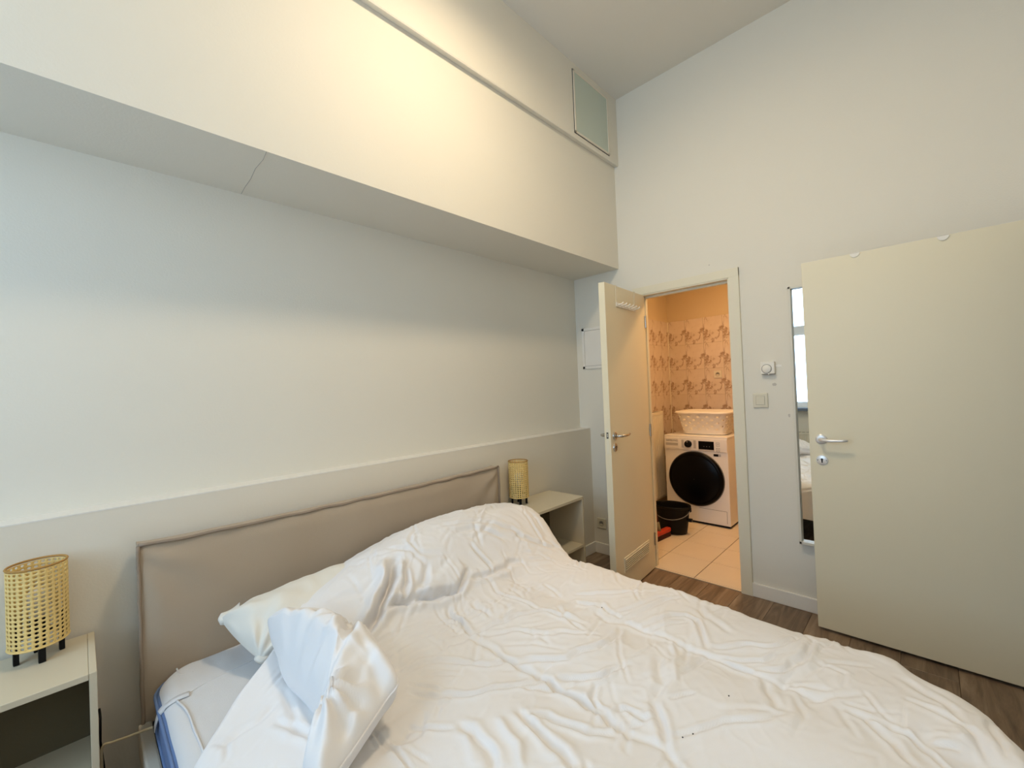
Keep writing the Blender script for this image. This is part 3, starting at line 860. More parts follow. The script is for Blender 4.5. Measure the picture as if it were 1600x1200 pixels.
# ================================================================ bed
bed = empty('bed', (.955, .95, 0)); tag(bed, 'double bed with a taupe fabric headboard', 'bed')
def bobj(name, bm, material, parent=None, **k):
    """part given in world coordinates, parented to the bed empty"""
    o = obj(name, bm, material, parent or bed, **k)
    if (parent or bed) is bed: o.location = (-.955, -.95, 0)
    return o
BX0, BX1, BY0, BY1 = .115, 1.760, .02, 1.912
for (a, b_, c, d) in ((BX0, BX0+.035, BY0, BY1), (BX1-.035, BX1, BY0, BY1), (BX0+.035, BX1-.035, BY0, BY0+.035)):
    bobj('side_rail', nbox(a, b_, c, d, .205, .300, .006), 'bedframe')
bobj('slat_base', nbox(BX0+.036, BX1-.036, BY0+.036, BY1-.02, .262, .3018), 'darkbase')
for x in (BX0+.04, BX1-.09):
    for y in (BY0+.05, BY1-.12): bobj('leg', nbox(x, x+.05, y, y+.05, 0, .21, .004), 'darkbase')

# headboard: loose fabric cover with piped edges
HX0, HX1, HZ1 = .128, 1.800, .884
def hb_front(x, z):
    n = mnoise.noise(Vector((x*2.2, z*3.0, 1.7)))*.006 + mnoise.noise(Vector((x*6, z*2.2, 5.1)))*.003
    ed = min(x-HX0, HX1-x, HZ1-z)
    # pull wrinkles at the upper corners
    for cx, s in ((HX0, 1), (HX1, -1)):
        dx, dz = (x-cx)*s, HZ1-z
        r = math.hypot(dx, dz)
        if r < .45: n += .006*math.sin(9*math.atan2(dz, dx+.02))*max(0, 1-r/.45)*min(1, r/.06)
    return 1.910 - (.012*min(1, max(0, ed)/.05)) + n*min(1, max(ed, 0)/.03)
def hb_top(x):
    t = (x-HX0)/(HX1-HX0)
    return HZ1 - .010*math.sin(PI*t) + .006*math.exp(-min(x-HX0, HX1-x)/.03)
bm = bmesh.new(); nx, nz = 120, 44; G = []
for i in range(nx+1):
    x = HX0+(HX1-HX0)*i/nx; col = []
    for j in range(nz+1):
        z = .16+(hb_top(x)-.16)*j/nz
        col.append(bm.verts.new((x, hb_front(x, z), z)))
    G.append(col)
for i in range(nx):
    for j in range(nz): bm.faces.new((G[i][j], G[i+1][j], G[i+1][j+1], G[i][j+1]))
BKV = [[bm.verts.new((G[i][j].co.x, 1.975, G[i][j].co.z)) for j in (0, nz)] for i in range(nx+1)]
for i in range(nx):
    bm.faces.new((G[i][nz], G[i+1][nz], BKV[i+1][1], BKV[i][1])); bm.faces.new((BKV[i][0], BKV[i+1][0], G[i+1][0], G[i][0])); bm.faces.new((BKV[i][0], BKV[i][1], BKV[i+1][1], BKV[i+1][0]))
for i in (0, nx):
    for j in range(nz): 
        pass
    bm.faces.new([G[i][j] for j in range(nz+1)]+[BKV[i][1], BKV[i][0]])
hbo = bobj('headboard', bm, 'fabric_taupe', auto=50)
def pip(name, pts, r): return obj(name, tube(bmesh.new(), pts, r, 8), 'piping', hbo, smooth=True)
pip('top_piping', [(HX0+(HX1-HX0)*k/80, 1.905+.002*math.sin(k*.9), hb_top(HX0+(HX1-HX0)*k/80)+.003+.0015*math.sin(k*.7)) for k in range(81)], .0055)
for xx in (HX0, HX1):
    pip('side_piping', [(xx+.0008*math.sin(k*.8), 1.905, .16+(HZ1-.155)*k/40) for k in range(41)], .0055)
for xx in (.22, 1.66): bobj('headboard_post', nbox(xx, xx+.06, 1.93, 1.97, 0, .18), 'darkbase')

# mattress with a blue side band and a white pad strapped on top
mt = empty('mattress', (.955, .90, .302)); tag(mt, 'thick mattress with blue sides and a white quilted pad', 'mattress')
def mobj(name, bm, material, parent=None, **k):
    o = obj(name, bm, material, parent or mt, **k)
    if parent is None: o.location = (-.955, -.90, -.302)
    return o
MX0, MX1, MY0, MY1 = .152, 1.735, .055, 1.900
def rslab(x0, x1, y0, y1, z0, z1, rad, er, n=10, amp=0, sub=0):
    """rounded slab: corner radius rad, edge rounding er"""
    bm = bmesh.new()
    def ring(ins, z):
        pts = []
        for (cx, cy, a0) in ((x1-rad, y1-rad, 0), (x0+rad, y1-rad, PI/2), (x0+rad, y0+rad, PI), (x1-rad, y0+rad, 1.5*PI)):
            for k in range(n+1):
                a = a0+PI/2*k/n
                pts.append((cx+(rad-ins)*math.cos(a), cy+(rad-ins)*math.sin(a), z))
        return [bm.verts.new(p) for p in pts]
    lv = []
    for k in range(6):
        a = PI/2*k/5; lv.append((er*(1-math.sin(a)), z0+er*(1-math.cos(a))))
    for k in range(6):
        a = PI/2*k/5; lv.append((er*(1-math.cos(a)), z1-er+er*math.sin(a)))
    rs = [ring(i, z) for i, z in lv]
    for A, B in zip(rs, rs[1:]):
        m_ = len(A)
        for k in range(m_): bm.faces.new((A[k], A[(k+1) % m_], B[(k+1) % m_], B[k]))
    bm.faces.new(rs[0]); bm.faces.new(rs[-1])
    return bm
mobj('mattress_body', rslab(MX0, MX1, MY0, MY1, .302, .440, .10, .03), 'blue', auto=45)
bm = bmesh.new()       # quilted border cord lines on the blue side
for zz in (.326, .420):
    loop = []
    for (cx, cy, a0) in ((MX1-.10, MY1-.10, 0), (MX0+.10, MY1-.10, PI/2), (MX0+.10, MY0+.10, PI), (MX1-.10, MY0+.10, 1.5*PI)):
        for k in range(7): loop.append((cx+.1005*math.cos(a0+PI/2*k/6), cy+.1005*math.sin(a0+PI/2*k/6), zz))
    tube(bm, loop, .005, 6, closed=True)
mobj('border_cord', bm, 'blue', smooth=True)
# pad: gridded top with small creases
bm = bmesh.new(); nx, ny = 110, 130; G = []
px0, px1, py0, py1 = MX0+.006, MX1-.006, MY0+.005, MY1-.004
for i in range(nx+1):
    col = []
    for j in range(ny+1):
        u, v = i/nx, j/ny
        # denser near the borders
        u = .5-.5*math.cos(PI*u)*1.0; v = .5-.5*math.cos(PI*v)
        x, y = px0+(px1-px0)*u, py0+(py1-py0)*v
        # round the corners
        r = .105
        ex, ey = max(0, px0+r-x, x-(px1-r)), max(0, py0+r-y, y-(py1-r))
        if ex > 0 and ey > 0:
            mx_ = max(ex, ey); d = math.hypot(ex, ey); f = mx_/d
            sx_ = 1 if x > .9 else -1; sy_ = 1 if y > .9 else -1
            x = (px1-r if sx_ > 0 else px0+r)+sx_*ex*f; y = (py1-r if sy_ > 0 else py0+r)+sy_*ey*f
            dd = r-d*f
        else: dd = min(x-px0, px1-x, y-py0, py1-y)
        e = .045
        z = .457-(e-math.sqrt(max(0, e*e-(e-min(dd, e))**2)))*.85
        z += .0022*mnoise.noise(Vector((x*7, y*7, 2))) + .0018*mnoise.noise(Vector((x*22, y*9, 4)))
        z += .0035*math.sin(x*60+3*mnoise.noise(Vector((x*5, y*5, 9))))*math.exp(-((y-1.80)/.07)**2)*.5
        col.append(bm.verts.new((x, y, z)))
    G.append(col)
for i in range(nx):
    for j in range(ny): bm.faces.new((G[i][j], G[i+1][j], G[i+1][j+1], G[i][j+1]))
pad = mobj('mattress_pad', bm, 'sheet', smooth=True)
md_ = pad.modifiers.new('thick', 'SOLIDIFY'); md_.thickness = .012; md_.offset = -1
def on_pad(pts, dz=.0016): return [(x, y, .457+dz) for x, y in pts]
def smoothpts(pts, n=6):
    P_ = [Vector(p) for p in pts]; out = []
    for i in range(len(P_)-1):
        p0, p1, p2, p3 = P_[max(i-1, 0)], P_[i], P_[i+1], P_[min(i+2, len(P_)-1)]
        for k in range(n):
            t = k/n
            out.append(.5*((2*p1)+(p2-p0)*t+(2*p0-5*p1+4*p2-p3)*t*t+(3*p1-3*p2+p3-p0)*t**3))
    out.append(P_[-1]); return out
obj('pad_seam', tube(bmesh.new(), smoothpts(on_pad([(.190, 1.665), (.204, 1.585), (.205, 1.478), (.207, 1.383), (.206, 1.22)])), .0034, 6), 'sheet', pad, smooth=True)
obj('pad_seam', tube(bmesh.new(), smoothpts(on_pad([(.190, 1.668), (.265, 1.697), (.34, 1.708), (.45, 1.715)], .0002)), .0022, 6), 'sheet', pad, smooth=True)
obj('pad_seam', tube(bmesh.new(), smoothpts(on_pad([(.215, 1.865), (.216, 1.84), (.220, 1.812), (.250, 1.795)], .0002)), .0026, 6), 'sheet', pad, smooth=True)
# elastic strap over the corner
bm = bmesh.new(); cen = smoothpts([(.222, 1.672, .4600), (.196, 1.676, .4590), (.172, 1.686, .448), (.153, 1.702, .425), (.1470, 1.722, .395), (.1455, 1.748, .365), (.1455, 1.765, .348)], 5)
L_, R_ = [], []
for i, p in enumerate(cen):
    t = (cen[min(i+1, len(cen)-1)]-cen[max(i-1, 0)]).normalized()
    nrm = Vector((-.55, 0, .83)) if i < 12 else Vector((-1, 0, .1))
    s_ = t.cross(nrm).normalized()*.011
    L_.append(bm.verts.new(p+s_)); R_.append(bm.verts.new(p-s_))
for i in range(len(cen)-1): bm.faces.new((L_[i], L_[i+1], R_[i+1], R_[i]))
sp = obj('corner_strap', bm, 'sheet', pad, smooth=True); md_ = sp.modifiers.new('t', 'SOLIDIFY'); md_.thickness = .002
o = obj('thin_cable', tube(bmesh.new(), smoothpts([(.1395, 1.772, .352), (.125, 1.80, .338), (.090, 1.86, .307), (.055, 1.90, .289), (.030, 1.915, .280), (.028, 1.93, .20), (.03, 1.95, .05), (.035, 1.95, .004)]), .0036, 8), 'cordwhite', smooth=True)
tag(o, 'thin cream cord running from the mattress corner to the left nightstand', 'cable')

# pillow at the left end of the headboard
def pillow(name, label):
    n = 64
    # corner points of the crumpled pillow (world)
    c00, c10, c11, c01 = Vector((.385, 1.575, .515)), Vector((.98, 1.47, .52)), Vector((1.02, 1.83, .615)), Vector((.312, 1.80, .605))
    V_ = {}
    bm = bmesh.new()
    def bil(u, v): return c00*(1-u)*(1-v)+c10*u*(1-v)+c11*u*v+c01*(1-u)*v
    nrm = ((c10-c00).cross(c01-c00)).normalized()
    for s in (1, -1):
        for i in range(n+1):
            for j in range(n+1):
                u, v = i/n, j/n
                uu = .5-.5*math.cos(PI*u); vv = .5-.5*math.cos(PI*v)
                a, b_ = 2*uu-1, 2*vv-1
                # sides pulled in between the corners
                pin = .03
                a, b_ = a*math.sqrt(1-.09*b_*b_), b_*math.sqrt(1-.09*a*a)
                u2 = .5+.5*a*(1-pin*(1-b_*b_)*abs(a)); v2 = .5+.5*b_*(1-pin*1.3*(1-a*a)*abs(b_))
                p = bil(u2, v2)
                a0_, b0_ = 2*uu-1, 2*vv-1
                th_ = (max(0, (1-abs(a0_)**2.6))*max(0, (1-abs(b0_)**2.6)))**.36
                h_ = (.105 if s > 0 else .055)*th_
                w_ = mnoise.noise(Vector((p.x*9, p.y*9, 3)))*.010+mnoise.noise(Vector((p.x*24, p.y*20, 7)))*.006
                # creases radiating from the left corners
                for cc in (c00, c01):
                    d = p-cc; rr_ = math.hypot(d.x, d.y)
                    w_ += .013*math.sin(9*math.atan2(d.y, d.x)+1)*math.exp(-rr_/.15)*min(1, rr_/.05)
                p = p+nrm*s*(h_+(w_*min(1, th_*2.5) if s > 0 else 0))
                edge = i in (0, n) or j in (0, n)
                if s < 0 and edge: V_[(s, i, j)] = V_[(1, i, j)]
                else: V_[(s, i, j)] = bm.verts.new(p)
        for i in range(n):
            for j in range(n):
                q = [V_[(s, i, j)], V_[(s, i+1, j)], V_[(s, i+1, j+1)], V_[(s, i, j+1)]]
                bm.faces.new(q)
    o = obj(name, bm, 'pillow', smooth=True)
    tag(o, label, 'pillow')
    # gathered ends at the two left corners
    for (u_, v_), t in (((.024, .024), Vector((-.62, -.78, -.05))), ((.024, .976), Vector((-.95, .25, .05)))):
        t.normalize(); c = bil(u_, v_)
        kn_ = bmesh.new(); rings_ = 14; prev_ = None
        ax1_ = t.cross(nrm).normalized(); ax2_ = ax1_.cross(t).normalized()
        for q in range(9):
            f = q/8
            rr_ = (.034*(1-f)**.5+.012)*(1 if q < 8 else .35)*(1-.25*math.sin(PI*f))
            ctr = c+t*(-.055+.062*f)
            ring_ = [kn_.verts.new(ctr+(ax1_*math.cos(2*PI*k/rings_)+ax2_*.62*math.sin(2*PI*k/rings_))*rr_*(1+.10*math.sin(5*2*PI*k/rings_+q*.3))) for k in range(rings_)]
            if prev_:
                for k in range(rings_): kn_.faces.new((prev_[k], prev_[(k+1) % rings_], ring_[(k+1) % rings_], ring_[k]))
            prev_ = ring_
        kn_.faces.new(prev_)
        obj('corner_gather', kn_, 'pillow', o, smooth=True)
    return o
pillow('pillow', 'off-white pillow with gathered corners sticking out from under the duvet')

# ---------------------------------------------------------------- duvet
def sst(a, b, x):
    t = np.clip((x-a)/(b-a), 0, 1); return t*t*(3-2*t)
def duvet_top(x, y):
    bx = np.interp(x, [.1, .3, .5, .7, .85, 1.0, 1.3, 1.65, 1.78, 1.95], [.03, .07, .105, .15, .195, .225, .238, .215, .165, .10])
    by = sst(1.30, 1.62, y)*(1-.22*sst(1.68, 1.86, y))
    z = .503+(bx+.022)*by
    f_ = 1-.75*by
    u = ((x-.55)/.40) % 1.0
    z = z+f_*.016*(np.abs(np.sin(np.pi*u))**1.1)*sst(-.3, .0, y)
    z = z+.012*np.sin(3.1*x+1.3*y+.5)*np.sin(4.3*y-1.1*x+.3)
    # the filling slumps towards the right edge and the foot
    z = z-.015*sst(1.30, 1.72, x)*sst(1.25, .8, y)*(1+.35*np.exp(-((y-.62)/.12)**2))-.010*sst(.45, -.10, y)*sst(.9, 1.5, x)
    return z
CREASES = [
    ([(0.87,1.545),(0.821,1.496),(0.751,1.445),(0.678,1.4),(0.644,1.392)],-45,22),
    ([(0.846,1.552),(0.745,1.479),(0.66,1.412)],25,30),
    ([(0.894,1.501),(0.861,1.45),(0.847,1.424)],-20,12),
    ([(0.987,1.483),(0.914,1.444),(0.862,1.423)],-20,14),
    ([(0.729,1.419),(0.807,1.43),(0.856,1.413),(0.937,1.407),(1.011,1.391),(1.087,1.396),(1.148,1.426)],-30,16),
    ([(0.926,1.44),(1.015,1.435),(1.091,1.44),(1.13,1.454)],28,30),
    ([(1.095,1.394),(1.181,1.392),(1.259,1.387),(1.364,1.4),(1.437,1.388)],-18,12),
    ([(1.213,1.487),(1.238,1.444),(1.251,1.418),(1.248,1.395)],-12,11),
    ([(1.384,1.543),(1.438,1.511),(1.483,1.491),(1.512,1.467),(1.584,1.435),(1.713,1.389)],-12,12),
    ([(1.126,1.603),(1.284,1.567),(1.403,1.532)],-10,12),
    ([(1.16,1.554),(1.339,1.518),(1.436,1.459)],-10,12),
    ([(1.037,1.648),(0.962,1.582),(0.975,1.531),(1.085,1.483)],-9,12),
    ([(0.861,1.613),(0.941,1.549),(0.978,1.492)],-10,12),
    ([(1.648,1.554),(1.636,1.478),(1.632,1.414)],-7,16),
    ([(0.984,1.357),(0.959,1.297),(0.956,1.237),(0.937,1.161)],-20,12),
    ([(1.014,1.355),(0.987,1.299),(0.967,1.228)],12,12),
    ([(1.088,1.327),(1.058,1.229),(1.05,1.191)],-9,12),
    ([(1.203,1.318),(1.21,1.231),(1.21,1.094)],-10,11),
    ([(0.943,1.158),(1.014,1.145),(1.118,1.108),(1.214,1.075),(1.253,0.99),(1.255,0.914)],-13,11),
    ([(0.948,1.13),(1.04,1.065),(1.121,0.959),(1.23,0.836)],-9,11),
    ([(0.924,1.152),(0.93,1.086),(0.925,0.996),(0.938,0.966),(0.943,0.889),(0.941,0.813),(0.945,0.758),(0.953,0.71),(0.949,0.666),(0.946,0.628),(0.936,0.564),(0.942,0.521),(0.95,0.473),(0.929,0.431),(0.917,0.398)],-22,13),
    ([(0.654,1.185),(0.708,1.181),(0.802,1.167),(0.913,1.149)],-13,18),
    ([(0.659,1.157),(0.746,1.133),(0.806,1.072),(0.862,1.001),(0.929,0.972)],-12,10),
    ([(0.695,1.116),(0.74,1.065),(0.776,1.019)],-8,8),
    ([(0.658,1.103),(0.693,1.041),(0.697,1.0)],-9,8),
    ([(0.634,1.071),(0.676,1.008),(0.725,0.942),(0.804,0.905),(0.855,0.879),(0.924,0.842)],-14,10),
    ([(0.855,0.879),(0.891,0.831),(0.945,0.758)],-8,8),
    ([(0.566,0.988),(0.605,0.931),(0.639,0.888)],-9,8),
    ([(0.63,0.952),(0.662,0.973),(0.707,0.961)],-8,8),
    ([(0.655,0.882),(0.672,0.84),(0.657,0.798),(0.651,0.753),(0.637,0.727)],-15,15),
    ([(0.742,0.82),(0.719,0.758),(0.701,0.713),(0.673,0.682)],15,18),
    ([(0.793,0.807),(0.783,0.757),(0.776,0.704),(0.771,0.644),(0.758,0.595)],-18,15),
    ([(0.807,0.779),(0.839,0.74),(0.845,0.682),(0.861,0.632),(0.909,0.583)],-15,13),
    ([(0.506,1.024),(0.509,0.958),(0.512,0.872)],-12,7),
    ([(0.929,0.972),(0.987,0.915),(1.056,0.842),(1.156,0.8),(1.236,0.778)],-14,11),
    ([(0.969,0.811),(1.023,0.758),(1.066,0.715),(1.111,0.703)],-12,10),
    ([(1.288,1.063),(1.242,0.967),(1.21,0.882)],-8,10),
    ([(1.326,0.884),(1.368,0.812),(1.379,0.712),(1.37,0.642),(1.373,0.527),(1.373,0.461),(1.376,0.392),(1.367,0.332),(1.355,0.281),(1.37,0.226)],-15,11),
    ([(1.368,0.812),(1.459,0.799),(1.605,0.77),(1.664,0.742)],-12,11),
    ([(1.379,0.758),(1.458,0.737),(1.524,0.709),(1.561,0.672),(1.539,0.626),(1.458,0.574),(1.402,0.537)],-14,11),
    ([(1.389,0.717),(1.466,0.689),(1.513,0.652)],-10,9),
    ([(1.377,0.881),(1.47,0.839),(1.61,0.802),(1.693,0.754)],-9,11),
    ([(1.408,1.058),(1.507,0.959),(1.564,0.913),(1.651,0.844)],-10,11),
    ([(1.36,1.024),(1.41,0.938),(1.379,0.823)],-10,10),
    ([(1.418,0.527),(1.457,0.487),(1.509,0.402),(1.554,0.364),(1.662,0.323)],-12,11),
    ([(1.381,0.499),(1.406,0.447),(1.439,0.385),(1.513,0.346)],-9,9),
    ([(1.387,0.386),(1.429,0.337),(1.488,0.305),(1.597,0.294),(1.673,0.297)],-10,10),
    ([(1.657,0.671),(1.579,0.582),(1.534,0.51)],-7,18),
    ([(1.377,0.645),(1.284,0.592),(1.166,0.546)],12,14),
    ([(1.252,0.622),(1.143,0.575),(1.069,0.566)],-11,20),
    ([(1.069,0.566),(1.028,0.527),(0.988,0.5),(0.958,0.476)],-16,13),
    ([(0.971,0.623),(0.996,0.597),(1.025,0.548)],-12,9),
    ([(1.083,0.824),(1.167,0.783),(1.338,0.8)],-12,11),
    ([(0.999,0.764),(1.046,0.724),(1.124,0.695),(1.16,0.681)],-10,9),
    ([(1.02,0.718),(0.979,0.704),(0.961,0.647)],-12,11),
    ([(1.101,0.532),(1.144,0.503),(1.172,0.477)],-8,7),
    ([(1.221,0.545),(1.311,0.53),(1.368,0.52)],-9,9),
    ([(0.988,0.474),(1.046,0.438),(1.101,0.396),(1.181,0.322),(1.249,0.281)],-9,10),
    ([(1.368,0.368),(1.281,0.337),(1.239,0.308),(1.263,0.284)],-10,15),
    ([(1.367,0.332),(1.42,0.215)],-5,9),
    ([(1.361,0.181),(1.354,0.136),(1.305,0.086),(1.248,0.052)],-12,14),
    ([(1.367,0.137),(1.364,0.095),(1.344,0.055),(1.322,0.023),(1.288,-0.009)],-10,11),
    ([(1.608,0.085),(1.567,0.027),(1.525,-0.016),(1.444,-0.039),(1.365,-0.067)],-8,15),
    ([(1.493,0.057),(1.486,0.016),(1.458,-0.027),(1.399,-0.05),(1.36,-0.059)],-9,12),
    ([(1.551,-0.077),(1.459,-0.083),(1.397,-0.094)],-9,12),
    ([(1.36,0.015),(1.371,-0.019)],-9,8),
    ([(1.633,0.292),(1.528,0.299),(1.443,0.332),(1.405,0.365)],-8,10),
    ([(0.334,1.249),(0.373,1.157),(0.391,1.081)],-14,12),
    ([(0.235,1.284),(0.306,1.283),(0.361,1.315)],-9,14),
    ([(0.388,1.348),(0.379,1.259),(0.361,1.158)],-8,14)]
def seg_field(X_, Y_, pts, w):
    """distance to polyline and an end taper"""
    best = np.full(X_.shape, 9.0); tb = np.zeros(X_.shape)
    cum = [0.0]
    for a, b_ in zip(pts, pts[1:]): cum.append(cum[-1]+math.hypot(b_[0]-a[0], b_[1]-a[1]))
    Lt = cum[-1]
    for k, (a, b_) in enumerate(zip(pts, pts[1:])):
        dx, dy = b_[0]-a[0], b_[1]-a[1]; l2 = dx*dx+dy*dy+1e-12
        t = np.clip(((X_-a[0])*dx+(Y_-a[1])*dy)/l2, 0, 1)
        d = np.hypot(X_-a[0]-t*dx, Y_-a[1]-t*dy)
        better = d < best
        best = np.where(better, d, best); tb = np.where(better, (cum[k]+t*math.sqrt(l2))/Lt, tb)
    taper = np.clip(np.minimum(tb, 1-tb)/.22, 0, 1)
    return best, .15+.85*np.sqrt(taper)

def vnoise(X_, Y_, fx, fy, seed):
    """smooth value noise on a numpy grid"""
    r = np.random.default_rng(seed); G_ = r.standard_normal((64, 64))
    u, v = X_*fx+100, Y_*fy+100
    i, j = np.floor(u).astype(int), np.floor(v).astype(int); a, b_ = u-i, v-j
    a = a*a*(3-2*a); b_ = b_*b_*(3-2*b_)
    g = lambda p, q: G_[p % 64, q % 64]
    return (g(i, j)*(1-a)+g(i+1, j)*a)*(1-b_)+(g(i, j+1)*(1-a)+g(i+1, j+1)*a)*b_

def build_duvet():
    NS, NT = 400, 430
    S0, S1, T0, T1 = 0.0, 2.02, -.36, 1.845
    t = np.linspace(T0, T1, NT+1)
    xl = np.interp(t, [-.5, 1.15, 1.27, 1.32, 1.42, 1.51, 1.58, 1.66, 1.76, 1.84], [.02, .05, .13, .185, .285, .41, .48, .57, .70, .78])
    us = np.linspace(0, 1, NS+1)
    S = xl[None, :]+(S1-xl[None, :])*us[:, None]
    Tt = np.broadcast_to(t[None, :], S.shape).copy()
    # wavy head edge
    # ---- fold down over the right side, the foot and the left side
    ax0, ax1, ay0 = .235, 1.695, -.110
    rc = .36
    r = .075
    qx = np.maximum(np.maximum(ax0+rc-S, S-(ax1-rc)), 0)
    sx = np.where(S > .9, 1.0, -1.0)
    qy = np.maximum((ay0+rc)-Tt, 0)
    dist = np.hypot(qx, qy)
    d = np.maximum(dist-rc, 0)
    nx_ = np.where(dist > 1e-9, qx/np.maximum(dist, 1e-9), 0)*sx
    ny_ = -np.where(dist > 1e-9, qy/np.maximum(dist, 1e-9), 0)
    ang = np.minimum(d/r, PI/2*.93)
    hor = r*np.sin(ang); drop = r*(1-np.cos(ang)); rest = np.maximum(d-r*PI/2*.93, 0)
    hor = hor+rest*.11; drop = drop+rest*.99
    bxp = S-nx_*d; byp = Tt-ny_*d
    Xp = bxp+nx_*hor; Yp = byp+ny_*hor
    near = np.clip(d/.02, 0, 1)
    Zt = duvet_top(bxp, byp)
    Zp = Zt-drop
    # ---- detail height, evaluated in the unfolded cloth
    D = np.zeros(S.shape)
    for pts, a, w in CREASES:
        seam = len(pts) >= 10
        w = w/1000.0*(.62 if not seam else .7); a = a/1000.0*(.68 if a > -25 else .95)
        xs_, ys_ = [p[0] for p in pts], [p[1] for p in pts]
        sel = (S > min(xs_)-6*w) & (S < max(xs_)+6*w) & (Tt > min(ys_)-6*w) & (Tt < max(ys_)+6*w)
        ss, tt = S[sel], Tt[sel]
        jx = .006*vnoise(ss, tt, 18, 18, 41); jy = .006*vnoise(ss, tt, 18, 18, 42)
        dd, tp = seg_field(ss+jx, tt+jy, pts, w)
        if seam: tp = tp*np.clip(.75+.45*vnoise(ss, tt, 14, 14, 43), .25, 1.4)
        if a < 0:
            D[sel] += tp*a*(np.exp(-(dd/w)**2)-(.25 if seam else .55)*np.exp(-((dd-2.1*w)/(1.3*w))**2))
        else:
            D[sel] += tp*a*np.exp(-(dd/w)**2)
    # small random creases, gathered towards the seams and over the pillows
    rg = np.random.default_rng(19)
    for k in range(230):
        if k % 3 == 0: cx = rg.choice([.55, .95, 1.35, 1.72])+rg.normal(0, .05); cy_ = rg.uniform(-.05, 1.3); an = rg.normal(.15, .45)
        elif k % 3 == 1: cx = rg.uniform(.7, 1.75); cy_ = rg.uniform(1.15, 1.78); an = rg.normal(.5, .9)
        else: cx = rg.uniform(.2, 1.8); cy_ = rg.uniform(-.05, 1.4); an = rg.normal(.4, .8)
        ln = rg.uniform(.04, .13); w = rg.uniform(.0045, .0085); a = -rg.uniform(.0016, .0048)
        bend = rg.normal(0, .25)
        pts = [(cx-ln*math.cos(an-bend), cy_-ln*math.sin(an-bend)), (cx, cy_), (cx+ln*math.cos(an+bend), cy_+ln*math.sin(an+bend))]
        xs_, ys_ = [p[0] for p in pts], [p[1] for p in pts]
        sel = (S > min(xs_)-5*w) & (S < max(xs_)+5*w) & (Tt > min(ys_)-5*w) & (Tt < max(ys_)+5*w)
        if not sel.any(): continue
        dd, tp = seg_field(S[sel], Tt[sel], pts, w)
        D[sel] += (tp-.15)*a*(np.exp(-(dd/w)**2)-.6*np.exp(-((dd-2.0*w)/(1.3*w))**2))
    # puckers along the seams
    for sxm, sd in ((.55, 3), (.95, 5), (1.35, 8)):
        dd = np.abs(S-sxm-.02*np.sin(3*Tt+sd)); env = np.exp(-(dd/.075)**2)*(1-.8*sst(1.25, 1.45, Tt))
        ph = 70*Tt+2.2*vnoise(S, Tt, 6, 9, sd)+(S-sxm)*14
        D += .0036*env*np.sin(ph)*np.clip(.6+vnoise(S, Tt, 3, 7, sd+30), 0, 1.4)
    # broad soft folds and fine crumple
    wx = .05*vnoise(S, Tt, 4, 4, 11); wy = .05*vnoise(S, Tt, 4, 4, 12)
    a1 = vnoise(S+wx, Tt+wy, 5, 9, 21); a2 = vnoise(S+wx, Tt+wy, 11, 16, 22)
    rid = 1-np.abs(vnoise(S*.9+Tt*.4+wx, Tt*.9-S*.4+wy, 7, 13, 23)); rid2 = 1-np.abs(vnoise(S*.8-Tt*.6+wx*2, Tt*.8+S*.6+wy*2, 12, 20, 24))
    calm = .35+.65*np.clip(.5+.8*vnoise(S, Tt, 2.2, 2.2, 25), 0, 1)
    head = sst(1.2, 1.45, Tt)
    D += .0030*a1+.0010*a2+calm*(.0022*np.clip(rid, 0, 1)**3+.0012*np.clip(rid2, 0, 1)**3)*(1+.9*head)
    D += .0003*vnoise(S, Tt, 45, 60, 26)
    # hanging side: vertical drape folds
    hang = np.clip(d/.12, 0, 1)
    D += hang*.014*np.sin(11*(Tt*np.abs(nx_)+S*np.abs(ny_))+1.5*vnoise(S, Tt, 2, 2, 31))
    # ---- normals of the smooth base
    P_ = np.stack([Xp, Yp, Zp], -1)
    dS = np.gradient(P_, axis=0); dT = np.gradient(P_, axis=1)
    N = np.cross(dS, dT); N /= np.linalg.norm(N, axis=-1, keepdims=True)+1e-12
    N = np.where(N[..., 2:3] < -.2, -N, N)
    P_ = P_+N*D[..., None]
    # thin, settled rim at the free left and head edges
    e = np.minimum((us[:, None]*(S1-xl[None, :])), (T1-Tt))
    roll = np.clip(1-e/.035, 0, 1)
    P_[..., 2] -= .028*roll**2
    # keep the cloth above the mattress and the pillow-covered part together
    flat = (P_[..., 0] > MX0+.01) & (P_[..., 0] < MX1-.01) & (P_[..., 1] > MY0+.02)
    P_[..., 2] = np.where(flat, np.maximum(P_[..., 2], .468), P_[..., 2])
    verts = P_.reshape(-1, 3)
    idx = np.arange((NS+1)*(NT+1)).reshape(NS+1, NT+1)
    faces = np.stack([idx[:-1, :-1], idx[1:, :-1], idx[1:, 1:], idx[:-1, 1:]], -1).reshape(-1, 4)
    me = bpy.data.meshes.new('duvet'); me.from_pydata(verts.tolist(), [], faces.tolist())
    o = link('duvet_cloth', me, 'duvet', None, smooth=True)
    md_ = o.modifiers.new('thick', 'SOLIDIFY'); md_.thickness = .010; md_.offset = -1
    return o
dv = empty('duvet', (.955, .75, .49)); tag(dv, 'crumpled white duvet spread over the bed with one corner folded back', 'duvet')
dc_ = build_duvet(); dc_.parent = dv; dc_.location = (-.955, -.75, -.49)

